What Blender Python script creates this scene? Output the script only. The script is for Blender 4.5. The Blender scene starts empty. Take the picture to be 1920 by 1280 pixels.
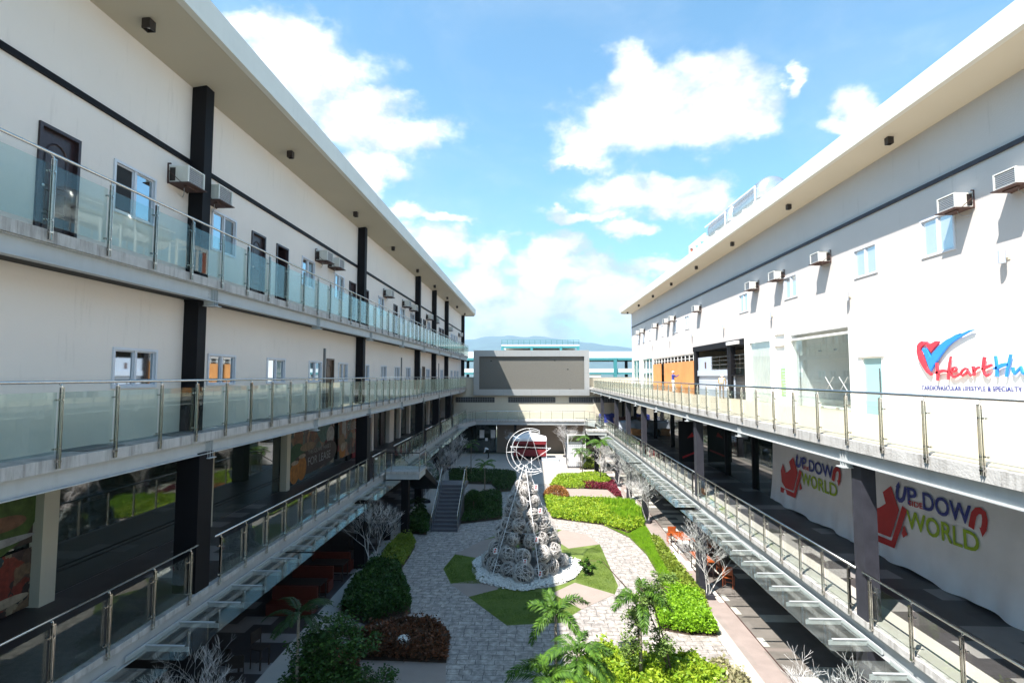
import bpy, bmesh, math, random
import numpy as np
from mathutils import Vector, Matrix, noise
R_ = math.radians
random.seed(7); rng = np.random.default_rng(7)
sc = bpy.context.scene
EYE = 9.25
# ------------------------------------------------------------------ camera
cam_d = bpy.data.cameras.new('camera'); cam = bpy.data.objects.new('camera', cam_d)
sc.collection.objects.link(cam); sc.camera = cam
P_ = math.atan(.064); PSI = math.atan(.038 * math.cos(P_))
CF = Vector((-math.sin(PSI) * math.cos(P_), math.cos(PSI) * math.cos(P_), math.sin(P_)))
CR = Vector((math.cos(PSI), math.sin(PSI), 0)); CU = CR.cross(CF)
cam.matrix_world = Matrix(((CR.x, CU.x, -CF.x, 0), (CR.y, CU.y, -CF.y, 0), (CR.z, CU.z, -CF.z, EYE), (0, 0, 0, 1)))
cam_d.sensor_width = 36; cam_d.lens = 36 * 1000 / 1920
cam_d.clip_start = .1; cam_d.clip_end = 30000
# ------------------------------------------------------------------ sun and sky
SUN = Vector((1.0, 1.0, -2.15)).normalized()          # direction the light travels
sun_d = bpy.data.lights.new('sun', 'SUN'); sun = bpy.data.objects.new('sun', sun_d)
sc.collection.objects.link(sun)
sun.rotation_euler = SUN.to_track_quat('-Z', 'Y').to_euler()
sun_d.energy = 4.6; sun_d.angle = R_(.53); sun_d.color = (1.0, .955, .88)
SUN_EL = math.asin(-SUN.z); SUN_AZ = math.atan2(-SUN.x, -SUN.y)
world = bpy.data.worlds.new('World'); sc.world = world; world.use_nodes = True
nt = world.node_tree; nt.nodes.clear(); N = nt.nodes.new; L = nt.links.new
def mth(op, a, b=None, c=None, clamp=False):
    n = N('ShaderNodeMath'); n.operation = op; n.use_clamp = clamp
    for i, v in enumerate((a, b, c)):
        if v is None: continue
        if isinstance(v, (int, float)): n.inputs[i].default_value = v
        else: L(v, n.inputs[i])
    return n.outputs[0]
def vmt(op, a, b=None):
    n = N('ShaderNodeVectorMath'); n.operation = op
    for i, v in enumerate((a, b)):
        if v is None: continue
        if isinstance(v, tuple): n.inputs[i].default_value = v
        else: L(v, n.inputs[i])
    return n.outputs['Value'] if op in ('LENGTH', 'DOT_PRODUCT') else n.outputs['Vector']
out = N('ShaderNodeOutputWorld'); bg = N('ShaderNodeBackground'); sky = N('ShaderNodeTexSky')
sky.sky_type = 'NISHITA'; sky.sun_disc = False; sky.sun_elevation = SUN_EL; sky.sun_rotation = SUN_AZ
sky.air_density = 1.0; sky.dust_density = .35; sky.ozone_density = 2.6
tc = N('ShaderNodeTexCoord'); gen = tc.outputs['Generated']
sx = N('ShaderNodeSeparateXYZ'); L(gen, sx.inputs[0])
yy = mth('MAXIMUM', mth('ABSOLUTE', sx.outputs[1]), .05)
u = mth('DIVIDE', sx.outputs[0], yy); v = mth('DIVIDE', sx.outputs[2], yy)
uv = N('ShaderNodeCombineXYZ'); L(u, uv.inputs[0]); L(v, uv.inputs[1])
def fbm(vec, scale, detail=9, rough=.55, dist=0.):
    n = N('ShaderNodeTexNoise'); n.inputs['Scale'].default_value = scale; n.inputs['Detail'].default_value = detail
    n.inputs['Roughness'].default_value = rough; n.inputs['Distortion'].default_value = dist; L(vec, n.inputs['Vector'])
    return n.outputs['Fac']
stretch = vmt('MULTIPLY', gen, (1, 1, 1.5))
n1 = fbm(stretch, 6.5, 10, .58, .15); n2 = fbm(vmt('ADD', stretch, (4, 2, 1)), 2.6, 8, .62, .6)
CL = [(1230,175,120,80),(1370,175,100,70),(1130,255,90,55),(1420,235,75,40),(1080,300,60,18),(1180,120,60,60),(1190,215,120,85),(1310,225,110,60),(1110,285,85,38),(1390,205,100,55),(600,110,110,60),(720,240,120,60),(520,60,120,50),(690,180,70,40),
      (755,235,110,50),(660,200,90,60),(560,140,120,70),(480,60,90,70),(430,20,60,50),(1060,500,120,30),(1180,600,120,40),(960,640,140,30),(700,290,60,40),(640,310,70,60),(760,390,70,30),(830,400,50,16),(905,480,55,40),(800,460,80,50),(880,540,90,50),
      (1040,470,60,35),(1160,350,75,45),(1110,395,80,16),(1250,365,70,35),(1320,380,70,45),(1185,420,50,18),(1020,520,80,50),(1130,560,110,60),(980,580,90,50),(1260,500,90,25),
      (1615,200,55,50),(1500,145,20,28),(1580,235,40,25)]
nw = N('ShaderNodeTexNoise'); nw.inputs['Scale'].default_value = 9; nw.inputs['Detail'].default_value = 7; nw.inputs['Roughness'].default_value = .62; L(stretch, nw.inputs['Vector'])
warp = vmt('MULTIPLY', vmt('SUBTRACT', nw.outputs['Color'], (.5, .5, .5)), (.17, .13, 0)); uvw = vmt('ADD', uv.outputs[0], warp)
best = None
for (cx, cy, rx, ry) in CL:
    a = vmt('SUBTRACT', uvw, ((cx - 998) / 1000, (704 - cy) / 1000, 0))
    a = vmt('MULTIPLY', a, (1000 / rx, 1000 / ry, 0)); a = mth('SUBTRACT', 1.0, vmt('LENGTH', a))
    best = a if best is None else mth('MAXIMUM', best, a)
best = mth('MAXIMUM', best, -.75)
dens = mth('MULTIPLY_ADD', best, .70, mth('MULTIPLY_ADD', n1, 1.6, -.765))
cm = N('ShaderNodeMapRange'); cm.interpolation_type = 'SMOOTHSTEP'; L(dens, cm.inputs[0])
cm.inputs[1].default_value = -.16; cm.inputs[2].default_value = .36
wisp = N('ShaderNodeMapRange'); L(n2, wisp.inputs[0]); wisp.inputs[1].default_value = .50; wisp.inputs[2].default_value = .80; wisp.inputs[4].default_value = .28
hz = N('ShaderNodeMapRange'); hz.interpolation_type = 'SMOOTHSTEP'; L(v, hz.inputs[0])
hz.inputs[1].default_value = .20; hz.inputs[2].default_value = -.02; hz.inputs[3].default_value = 0; hz.inputs[4].default_value = .62
hzn = mth('MULTIPLY', hz.outputs[0], mth('MULTIPLY_ADD', n1, .9, .45), None, True)
cover = mth('MAXIMUM', mth('MAXIMUM', cm.outputs[0], wisp.outputs[0]), hzn)
cramp = N('ShaderNodeMapRange'); n3 = fbm(vmt('ADD', stretch, (.9, .3, -.03)), 13, 8, .6, .2); L(mth('MULTIPLY_ADD', best, .14, n3), cramp.inputs[0]); cramp.inputs[1].default_value = .40; cramp.inputs[2].default_value = .60
ccol = N('ShaderNodeMix'); ccol.data_type = 'RGBA'; L(cramp.outputs[0], ccol.inputs[0])
ccol.inputs[6].default_value = (2.9, 3.3, 3.9, 1); ccol.inputs[7].default_value = (5.6, 5.6, 5.8, 1)
tint = N('ShaderNodeMix'); tint.data_type = 'RGBA'; tint.blend_type = 'MULTIPLY'; tint.inputs[0].default_value = 1
L(sky.outputs[0], tint.inputs[6]); tint.inputs[7].default_value = (.72, 1.09, 1.07, 1)
mixw = N('ShaderNodeMix'); mixw.data_type = 'RGBA'; L(cover, mixw.inputs[0]); L(tint.outputs[2], mixw.inputs[6]); L(ccol.outputs[2], mixw.inputs[7])
L(mixw.outputs[2], bg.inputs[0]); bg.inputs[1].default_value = .092; L(bg.outputs[0], out.inputs[0])
# ------------------------------------------------------------------ exposure
sc.view_settings.view_transform = 'Standard'; sc.view_settings.look = 'None'
sc.view_settings.gamma = 1; sc.view_settings.use_curve_mapping = False
sc.view_settings.exposure = 1.55
cy_ = sc.cycles
cy_.max_bounces = 7; cy_.diffuse_bounces = 3; cy_.glossy_bounces = 3; cy_.transmission_bounces = 3
cy_.transparent_max_bounces = 26; cy_.volume_bounces = 0; cy_.caustics_reflective = False; cy_.caustics_refractive = False
cy_.sample_clamp_indirect = 6

# ------------------------------------------------------------------ picture point -> place on a real surface (authoring aid)
def ray(x, y): return CF + CR * ((x - 960) / 1000) - CU * ((y - 640) / 1000)
def on(ax, val, x, y):
    d = ray(x, y); o = Vector((0, 0, EYE)); t = (val - o[ax]) / d[ax]; return o + d * t
def oX(X, x, y=704): return on(0, X, x, y)
def oY(Y, x, y): return on(1, Y, x, y)
def g(x, y, z=0.): return on(2, z, x, y)
def gp(pts, z=0.): return [tuple(g(x, y, z)[:2]) for x, y in pts]

# ------------------------------------------------------------------ materials
def newmat(name):
    m = bpy.data.materials.new(name); m.use_nodes = True; t = m.node_tree; t.nodes.clear()
    return m, t, t.nodes.new, t.links.new
def pmat(name, col, rough=.6, var=.08, scale=3., bump=.0, bscale=40., metal=0., spec=.5, streak=0., col2=None, ior=None, coords='Object', first=.48):
    m, t, N, L = newmat(name)
    o = N('ShaderNodeOutputMaterial'); b = N('ShaderNodeBsdfPrincipled'); L(b.outputs[0], o.inputs[0])
    c = N('ShaderNodeTexCoord'); n = N('ShaderNodeTexNoise'); L(c.outputs[coords], n.inputs['Vector'])
    n.inputs['Scale'].default_value = scale; n.inputs['Detail'].default_value = 6; n.inputs['Roughness'].default_value = .6
    r = N('ShaderNodeMapRange'); L(n.outputs['Fac'], r.inputs[0]); r.inputs[1].default_value = .3; r.inputs[2].default_value = .7
    mx = N('ShaderNodeMix'); mx.data_type = 'RGBA'; L(r.outputs[0], mx.inputs[0])
    c2 = col2 or tuple(min(1, x * (1 + var)) for x in col); c1 = col if col2 else tuple(x * (1 - var) for x in col)
    mx.inputs[6].default_value = (*c1, 1); mx.inputs[7].default_value = (*c2, 1)
    last = mx.outputs[2]
    if streak:
        mp = N('ShaderNodeMapping'); mp.inputs['Scale'].default_value = (5, 5, .55); L(c.outputs[coords], mp.inputs[0])
        n3 = N('ShaderNodeTexNoise'); L(mp.outputs[0], n3.inputs['Vector']); n3.inputs['Scale'].default_value = 1.3; n3.inputs['Detail'].default_value = 7; n3.inputs['Roughness'].default_value = .68
        r3 = N('ShaderNodeMapRange'); L(n3.outputs['Fac'], r3.inputs[0]); r3.inputs[1].default_value = first; r3.inputs[2].default_value = .72
        r3.inputs[4].default_value = streak
        m3 = N('ShaderNodeMix'); m3.data_type = 'RGBA'; L(r3.outputs[0], m3.inputs[0]); L(last, m3.inputs[6])
        m3.inputs[7].default_value = (col[0] * .28, col[1] * .25, col[2] * .22, 1); last = m3.outputs[2]
    L(last, b.inputs['Base Color'])
    b.inputs['Roughness'].default_value = rough; b.inputs['Metallic'].default_value = metal; b.inputs['Specular IOR Level'].default_value = spec
    if ior: b.inputs['IOR'].default_value = ior
    if bump:
        n2 = N('ShaderNodeTexNoise'); L(c.outputs[coords], n2.inputs['Vector']); n2.inputs['Scale'].default_value = bscale; n2.inputs['Detail'].default_value = 4
        bp = N('ShaderNodeBump'); bp.inputs['Strength'].default_value = bump; bp.inputs['Distance'].default_value = .02
        L(n2.outputs['Fac'], bp.inputs['Height']); L(bp.outputs[0], b.inputs['Normal'])
    return m
def glassmat(name, tint, boost=1.0, rough=.0, ior=1.5):
    m, t, N, L = newmat(name)
    o = N('ShaderNodeOutputMaterial'); mix = N('ShaderNodeMixShader'); tr = N('ShaderNodeBsdfTransparent'); gl = N('ShaderNodeBsdfGlossy')
    tr.inputs[0].default_value = (*tint, 1); gl.inputs['Roughness'].default_value = rough; gl.inputs[0].default_value = (.95, 1, .98, 1)
    ge = N('ShaderNodeNewGeometry'); dt = N('ShaderNodeVectorMath'); dt.operation = 'DOT_PRODUCT'; L(ge.outputs['Normal'], dt.inputs[0]); L(ge.outputs['Incoming'], dt.inputs[1])
    def mm(op, a, b):
        n = N('ShaderNodeMath'); n.operation = op; n.use_clamp = True
        for i, v_ in enumerate((a, b)):
            if isinstance(v_, (int, float)): n.inputs[i].default_value = v_
            elif v_ is not None: L(v_, n.inputs[i])
        return n.outputs[0]
    ab = N('ShaderNodeMath'); ab.operation = 'ABSOLUTE'; L(dt.outputs['Value'], ab.inputs[0])
    k5 = mm('POWER', mm('SUBTRACT', 1.0, ab.outputs[0]), 4.5); f0 = ((ior - 1) / (ior + 1)) ** 2
    ad = mm('ADD', mm('MULTIPLY', k5, 1 - f0), f0)
    mu = N('ShaderNodeMath'); mu.operation = 'MULTIPLY'; mu.use_clamp = True; L(ad, mu.inputs[0]); mu.inputs[1].default_value = boost
    L(mu.outputs[0], mix.inputs[0]); L(tr.outputs[0], mix.inputs[1]); L(gl.outputs[0], mix.inputs[2]); L(mix.outputs[0], o.inputs[0])
    return m
def leafmat(name, dark, light, trans=.25, rough=.5):
    m, t, N, L = newmat(name)
    o = N('ShaderNodeOutputMaterial'); a = N('ShaderNodeAttribute'); a.attribute_name = 'v'
    mx = N('ShaderNodeMix'); mx.data_type = 'RGBA'; L(a.outputs['Fac'], mx.inputs[0]); mx.inputs[6].default_value = (*dark, 1); mx.inputs[7].default_value = (*light, 1)
    b = N('ShaderNodeBsdfPrincipled'); L(mx.outputs[2], b.inputs['Base Color']); b.inputs['Roughness'].default_value = rough; b.inputs['Specular IOR Level'].default_value = .35
    tr = N('ShaderNodeBsdfTranslucent'); L(mx.outputs[2], tr.inputs[0]); ms = N('ShaderNodeMixShader'); ms.inputs[0].default_value = trans
    L(b.outputs[0], ms.inputs[1]); L(tr.outputs[0], ms.inputs[2]); L(ms.outputs[0], o.inputs[0])
    return m
M = {}
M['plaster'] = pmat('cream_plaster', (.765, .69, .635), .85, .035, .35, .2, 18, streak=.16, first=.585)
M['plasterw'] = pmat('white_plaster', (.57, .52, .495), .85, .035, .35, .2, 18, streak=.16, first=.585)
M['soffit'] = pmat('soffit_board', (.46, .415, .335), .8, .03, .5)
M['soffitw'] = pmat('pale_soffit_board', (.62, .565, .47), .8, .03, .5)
M['fascia'] = pmat('roof_fascia', (.66, .65, .60), .6, .04, .8, streak=.06)
M['paintw'] = pmat('white_paint', (.82, .82, .81), .5, .02, 1.5)
M['concrete'] = pmat('slab_concrete', (.47, .455, .44), .9, .12, 3, .5, 25, streak=.75)
M['black'] = pmat('black_steel', (.0075, .007, .009), .6, .15, 2, spec=.15)
M['greysteel'] = pmat('grey_painted_steel', (.034, .034, .045), .55, .2, 4, .1, 30, spec=.3)
M['beam'] = pmat('light_steel_beam', (.44, .46, .47), .5, .06, 2, streak=.1)
M['inox'] = pmat('stainless_steel', (.62, .60, .56), .18, .06, 8, metal=1.)
M['railglass'] = glassmat('railing_glass', (.845, .90, .88), .9)
M['canopyglass'] = glassmat('canopy_glass', (.95, .98, .97), 1.3, .03)
def dusty(m, amount, col):
    t = m.node_tree; o = [n for n in t.nodes if n.type == 'OUTPUT_MATERIAL'][0]; src = o.inputs[0].links[0].from_socket
    d = t.nodes.new('ShaderNodeBsdfDiffuse'); d.inputs[0].default_value = (*col, 1); x = t.nodes.new('ShaderNodeMixShader'); nz = t.nodes.new('ShaderNodeTexNoise'); nz.inputs['Scale'].default_value = 2.5; nz.inputs['Detail'].default_value = 7
    c = t.nodes.new('ShaderNodeTexCoord'); t.links.new(c.outputs['Object'], nz.inputs['Vector']); mr = t.nodes.new('ShaderNodeMapRange'); t.links.new(nz.outputs['Fac'], mr.inputs[0]); mr.inputs[1].default_value = .35; mr.inputs[2].default_value = .7; mr.inputs[3].default_value = amount * .4; mr.inputs[4].default_value = amount * 1.6
    t.links.new(mr.outputs[0], x.inputs[0]); t.links.new(src, x.inputs[1]); t.links.new(d.outputs[0], x.inputs[2]); t.links.new(x.outputs[0], o.inputs[0])
dusty(M['canopyglass'], .045, (.6, .6, .58)); dusty(M['railglass'], .012, (.6, .62, .6))
M['clearrail'] = glassmat('clear_railing_glass', (.955, .98, .965), 1.0)
M['clearglass'] = glassmat('shop_glass', (.94, .97, .965), 1.2)
M['shopglass'] = pmat('dark_shop_glass', (.022, .032, .030), .03, .1, .5, spec=.9, ior=1.7)
M['pane'] = pmat('reflective_pane', (.52, .58, .62), .03, .02, 1, metal=1.)
M['panew'] = pmat('pale_pane', (.60, .64, .66), .08, .03, 1, metal=.55)
M['paned'] = pmat('screened_pane', (.09, .085, .08), .12, .2, 2, spec=.8)
M['alu'] = pmat('white_window_frame', (.62, .64, .70), .4, .02, 3)
M['doorwood'] = pmat('dark_door_wood', (.035, .018, .020), .35, .35, 6, .3, 14)
M['doorbrown'] = pmat('brown_door_wood', (.10, .06, .04), .4, .3, 6, .3, 14)
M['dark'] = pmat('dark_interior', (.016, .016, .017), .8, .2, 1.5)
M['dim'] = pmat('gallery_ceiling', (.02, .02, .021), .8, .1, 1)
M['acw'] = pmat('ac_casing', (.66, .65, .61), .45, .04, 6)
M['acg'] = pmat('ac_grille', (.33, .34, .36), .5, .15, 30)
M['rust'] = pmat('rusty_bracket', (.07, .035, .03), .7, .3, 12)
M['lamp'] = pmat('lamp_black', (.025, .018, .016), .4, .1, 4)
M['lens'] = pmat('lamp_lens', (.5, .5, .48), .15, .05, 4)
M['screen'] = pmat('led_modules', (.135, .13, .115), .75, .06, 6, .3, 60)
M['alupanel'] = pmat('silver_cladding', (.36, .37, .375), .42, .03, .5, metal=.3)
M['cream'] = pmat('cream_render', (.58, .53, .43), .85, .04, .6, .15, 12, streak=.05)
M['brownwall'] = pmat('brown_render', (.24, .19, .15), .85, .05, .6, .1, 12)
M['vent'] = pmat('vent_block', (.16, .165, .17), .7, .1, 3)
M['turq'] = pmat('turquoise_paint', (.05, .23, .245), .5, .05, 1)
M['parkw'] = pmat('parking_white', (.72, .74, .74), .7, .04, .3)
M['ply'] = pmat('orange_plywood', (.60, .27, .085), .55, .0, 1.2, col2=(.50, .21, .06))
M['bluegrey'] = pmat('blue_grey_panel', (.42, .47, .56), .5, .03, 1)
M['beige'] = pmat('beige_wall', (.62, .47, .30), .8, .04, 1)
M['shutter'] = pmat('shutter_slats', (.045, .045, .05), .45, .2, 5)
M['whiteglass'] = pmat('frosted_blinds', (.86, .85, .82), .35, .04, 2)
M['tealglass'] = pmat('teal_door_glass', (.32, .50, .52), .15, .04, 1)
M['green'] = pmat('green_poster', (.30, .62, .22), .5, .08, 6)
M['red'] = pmat('sign_red', (.72, .045, .07), .5, .03, 2)
M['blue'] = pmat('sign_blue', (.03, .25, .85), .5, .03, 2)
M['navy'] = pmat('letter_navy', (.02, .035, .25), .5, .05, 2)
M['letred'] = pmat('letter_red', (.50, .015, .02), .55, .08, 2)
M['lime'] = pmat('letter_lime', (.32, .46, .015), .55, .05, 2)
M['fabric'] = pmat('banner_cloth', (.84, .81, .84), .75, .05, 1.2, .35, 3)
M['orange'] = pmat('orange_wood', (.42, .085, .018), .4, .2, 9)
M['redseat'] = pmat('red_orange_seat', (.10, .018, .009), .45, .12, 5)
M['darkwood'] = pmat('dark_wood', (.03, .02, .016), .5, .2, 6)
M['whitebark'] = pmat('white_painted_branch', (.62, .60, .59), .6, .15, 8)
M['wire'] = pmat('rattan_wire', (.62, .585, .56), .55, .25, 14)
M['core'] = pmat('shade_core', (.10, .09, .085), .9, .3, 9)  # inner ball added to the spheres, coloured dark for the shade between wires
M['wirew'] = pmat('white_tube', (.80, .79, .80), .45, .03, 6)
M['stairs'] = pmat('dark_stair_tile', (.085, .085, .10), .5, .1, 4)
M['stairedge'] = pmat('stair_nosing', (.17, .17, .19), .5, .1, 4)
M['tank'] = pmat('tank_steel', (.74, .73, .72), .25, .04, 4, metal=.85)
M['tent'] = pmat('tent_white', (.8, .8, .83), .6, .03, 2)
M['tentred'] = pmat('tent_red', (.20, .010, .016), .6, .1, 2)
M['skin'] = pmat('skin', (.34, .18, .11), .55, .06, 10)
M['paving'] = None
M['stone'] = pmat('white_pebble', (.66, .65, .62), .8, .22, 9)
M['rock'] = pmat('boulder_stone', (.36, .35, .33), .9, .2, 4, .6, 12)
M['soil'] = pmat('soil', (.07, .045, .03), .95, .3, 6, .6, 20)
M['lawn'] = pmat('lawn_turf', (.085, .13, .022), .95, .0, 2.2, .8, 120, col2=(.16, .215, .04))
M['pquad'] = pmat('mauve_pavers', (.30, .245, .215), .85, .06, 1.5, .2, 30)
M['kerb'] = pmat('pale_kerb_paving', (.42, .385, .35), .85, .06, 1.0, .2, 30)
M['creamtile'] = pmat('cream_floor_tile', (.52, .445, .34), .5, .03, 2)
M['trunk'] = pmat('palm_trunk', (.26, .22, .17), .85, .2, 12, .4, 30)
M['bark'] = pmat('brown_bark', (.16, .10, .07), .85, .2, 12)
M['mount'] = pmat('forested_hill', (.05, .09, .07), .95, .4, .004, coords='Object')
M['l_hedge'] = leafmat('hedge_leaf', (.018, .052, .011), (.055, .13, .022))
M['l_lime'] = leafmat('lime_leaf', (.16, .30, .015), (.42, .52, .04), .35)
M['l_yel'] = leafmat('yellow_green_leaf', (.13, .20, .02), (.28, .34, .05), .3)
M['l_grass'] = leafmat('grass_blade', (.14, .31, .012), (.32, .54, .03), .35)
M['l_red'] = leafmat('crimson_leaf', (.10, .012, .02), (.26, .03, .06))
M['l_rust'] = leafmat('rusty_leaf', (.06, .035, .02), (.22, .08, .035))
M['l_orange'] = leafmat('orange_croton_leaf', (.22, .12, .03), (.50, .22, .07))
M['l_palm'] = leafmat('palm_leaf', (.028, .08, .012), (.12, .24, .025), .3)
M['l_fine'] = leafmat('small_tree_leaf', (.07, .13, .03), (.22, .32, .07), .3)
M['l_lawn'] = leafmat('short_lawn_blade', (.10, .17, .022), (.22, .31, .05), .25)
M['l_shade'] = leafmat('shaded_palm_leaf', (.010, .026, .008), (.030, .065, .014), .2)  # copy of the palm leaf with shade put into its green
M['l_beige'] = leafmat('variegated_leaf', (.22, .22, .10), (.50, .44, .28), .3)

def brickmat(name, c1, c2, mortar, bw, rh, rough=.8, stain=.35, mort=.012):
    m, t, N, L = newmat(name)
    o = N('ShaderNodeOutputMaterial'); b = N('ShaderNodeBsdfPrincipled'); L(b.outputs[0], o.inputs[0])
    c = N('ShaderNodeTexCoord')
    nd = N('ShaderNodeTexNoise'); L(c.outputs['Object'], nd.inputs['Vector']); nd.inputs['Scale'].default_value = 6; nd.inputs['Detail'].default_value = 3
    ad = N('ShaderNodeMix'); ad.data_type = 'RGBA'; ad.blend_type = 'LINEAR_LIGHT'; ad.inputs[0].default_value = .035
    L(c.outputs['Object'], ad.inputs[6]); L(nd.outputs['Color'], ad.inputs[7])
    br = N('ShaderNodeTexBrick'); L(ad.outputs[2], br.inputs['Vector']); br.inputs['Scale'].default_value = 1
    br.offset = .5; br.offset_frequency = 2; br.squash = .62; br.squash_frequency = 3
    br.inputs['Brick Width'].default_value = bw; br.inputs['Row Height'].default_value = rh; br.inputs['Mortar Size'].default_value = mort
    br.inputs['Mortar Smooth'].default_value = .3; br.inputs['Bias'].default_value = 0
    br.inputs['Color1'].default_value = (*c1, 1); br.inputs['Color2'].default_value = (*c2, 1); br.inputs['Mortar'].default_value = (*mortar, 1)
    n = N('ShaderNodeTexNoise'); L(c.outputs['Object'], n.inputs['Vector']); n.inputs['Scale'].default_value = 4.2; n.inputs['Detail'].default_value = 8; n.inputs['Roughness'].default_value = .68
    r = N('ShaderNodeMapRange'); L(n.outputs['Fac'], r.inputs[0]); r.inputs[1].default_value = .42; r.inputs[2].default_value = .66
    r.inputs[3].default_value = 1 - stain; r.inputs[4].default_value = 1.12
    mu = N('ShaderNodeMix'); mu.data_type = 'RGBA'; mu.blend_type = 'MULTIPLY'; mu.inputs[0].default_value = 1
    L(br.outputs['Color'], mu.inputs[6]); L(r.outputs[0], mu.inputs[7]); L(mu.outputs[2], b.inputs['Base Color'])
    b.inputs['Roughness'].default_value = rough
    bp = N('ShaderNodeBump'); bp.inputs['Strength'].default_value = .5; bp.inputs['Distance'].default_value = .02
    mm = N('ShaderNodeMath'); mm.operation = 'MULTIPLY_ADD'; L(n.outputs['Fac'], mm.inputs[0]); mm.inputs[1].default_value = .8
    inv = N('ShaderNodeMath'); inv.operation = 'SUBTRACT'; inv.inputs[0].default_value = 1; L(br.outputs['Fac'], inv.inputs[1]); L(inv.outputs[0], mm.inputs[2])
    L(mm.outputs[0], bp.inputs['Height']); L(bp.outputs[0], b.inputs['Normal'])
    return m
M['paving'] = brickmat('stamped_stone_paving', (.50, .445, .405), (.40, .36, .335), (.15, .14, .135), .62, .30, stain=.45)
def tilemat(name, cols, sx_, sy_, rough=.55, xoff=0.):
    m, t, N, L = newmat(name)
    o = N('ShaderNodeOutputMaterial'); b = N('ShaderNodeBsdfPrincipled'); L(b.outputs[0], o.inputs[0])
    c = N('ShaderNodeTexCoord'); ad = N('ShaderNodeVectorMath'); ad.operation = 'ADD'; ad.inputs[1].default_value = (xoff, 0, 0); L(c.outputs['Object'], ad.inputs[0])
    s = N('ShaderNodeVectorMath'); s.operation = 'DIVIDE'; s.inputs[1].default_value = (sx_, sy_, 1); L(ad.outputs[0], s.inputs[0])
    sp = N('ShaderNodeSeparateXYZ'); L(s.outputs[0], sp.inputs[0])
    fy = N('ShaderNodeMath'); fy.operation = 'FLOOR'; L(sp.outputs[1], fy.inputs[0])
    md = N('ShaderNodeMath'); md.operation = 'MULTIPLY'; L(fy.outputs[0], md.inputs[0]); md.inputs[1].default_value = .5
    ax = N('ShaderNodeMath'); L(sp.outputs[0], ax.inputs[0]); L(md.outputs[0], ax.inputs[1])
    fx = N('ShaderNodeMath'); fx.operation = 'FLOOR'; L(ax.outputs[0], fx.inputs[0])
    cb = N('ShaderNodeCombineXYZ'); L(fx.outputs[0], cb.inputs[0]); L(fy.outputs[0], cb.inputs[1])
    w = N('ShaderNodeTexWhiteNoise'); L(cb.outputs[0], w.inputs[0])
    rp = N('ShaderNodeValToRGB'); rp.color_ramp.interpolation = 'CONSTANT'; L(w.outputs['Value'], rp.inputs[0])
    e = rp.color_ramp.elements; e[0].position = 0; e[0].color = (*cols[0][1], 1); e[1].position = cols[1][0]; e[1].color = (*cols[1][1], 1)
    for p, cc in cols[2:]: q = e.new(p); q.color = (*cc, 1)
    n = N('ShaderNodeTexNoise'); L(c.outputs['Object'], n.inputs['Vector']); n.inputs['Scale'].default_value = 2; n.inputs['Detail'].default_value = 6
    r = N('ShaderNodeMapRange'); L(n.outputs['Fac'], r.inputs[0]); r.inputs[1].default_value = .3; r.inputs[2].default_value = .7; r.inputs[3].default_value = .88; r.inputs[4].default_value = 1.08
    mu = N('ShaderNodeMix'); mu.data_type = 'RGBA'; mu.blend_type = 'MULTIPLY'; mu.inputs[0].default_value = 1
    L(rp.outputs[0], mu.inputs[6]); L(r.outputs[0], mu.inputs[7]); L(mu.outputs[2], b.inputs['Base Color']); b.inputs['Roughness'].default_value = rough; b.inputs['Specular IOR Level'].default_value = .25
    return m
M['mauve'] = tilemat('mauve_strip_tiles', [(0, (.30, .245, .225)), (.42, (.28, .235, .215)), (.66, (.70, .66, .60))], .425, 1.2, .6, -7.0)
M['check'] = tilemat('checker_floor', [(0, (.205, .175, .16)), (.40, (.235, .20, .185)), (.62, (.64, .60, .54))], 1.25, .62)
M['gfloor'] = tilemat('gallery_floor', [(0, (.055, .048, .05)), (.5, (.07, .062, .064)), (.70, (.24, .22, .215)), (.86, (.045, .04, .042))], 1.3, .65, .4)

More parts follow.
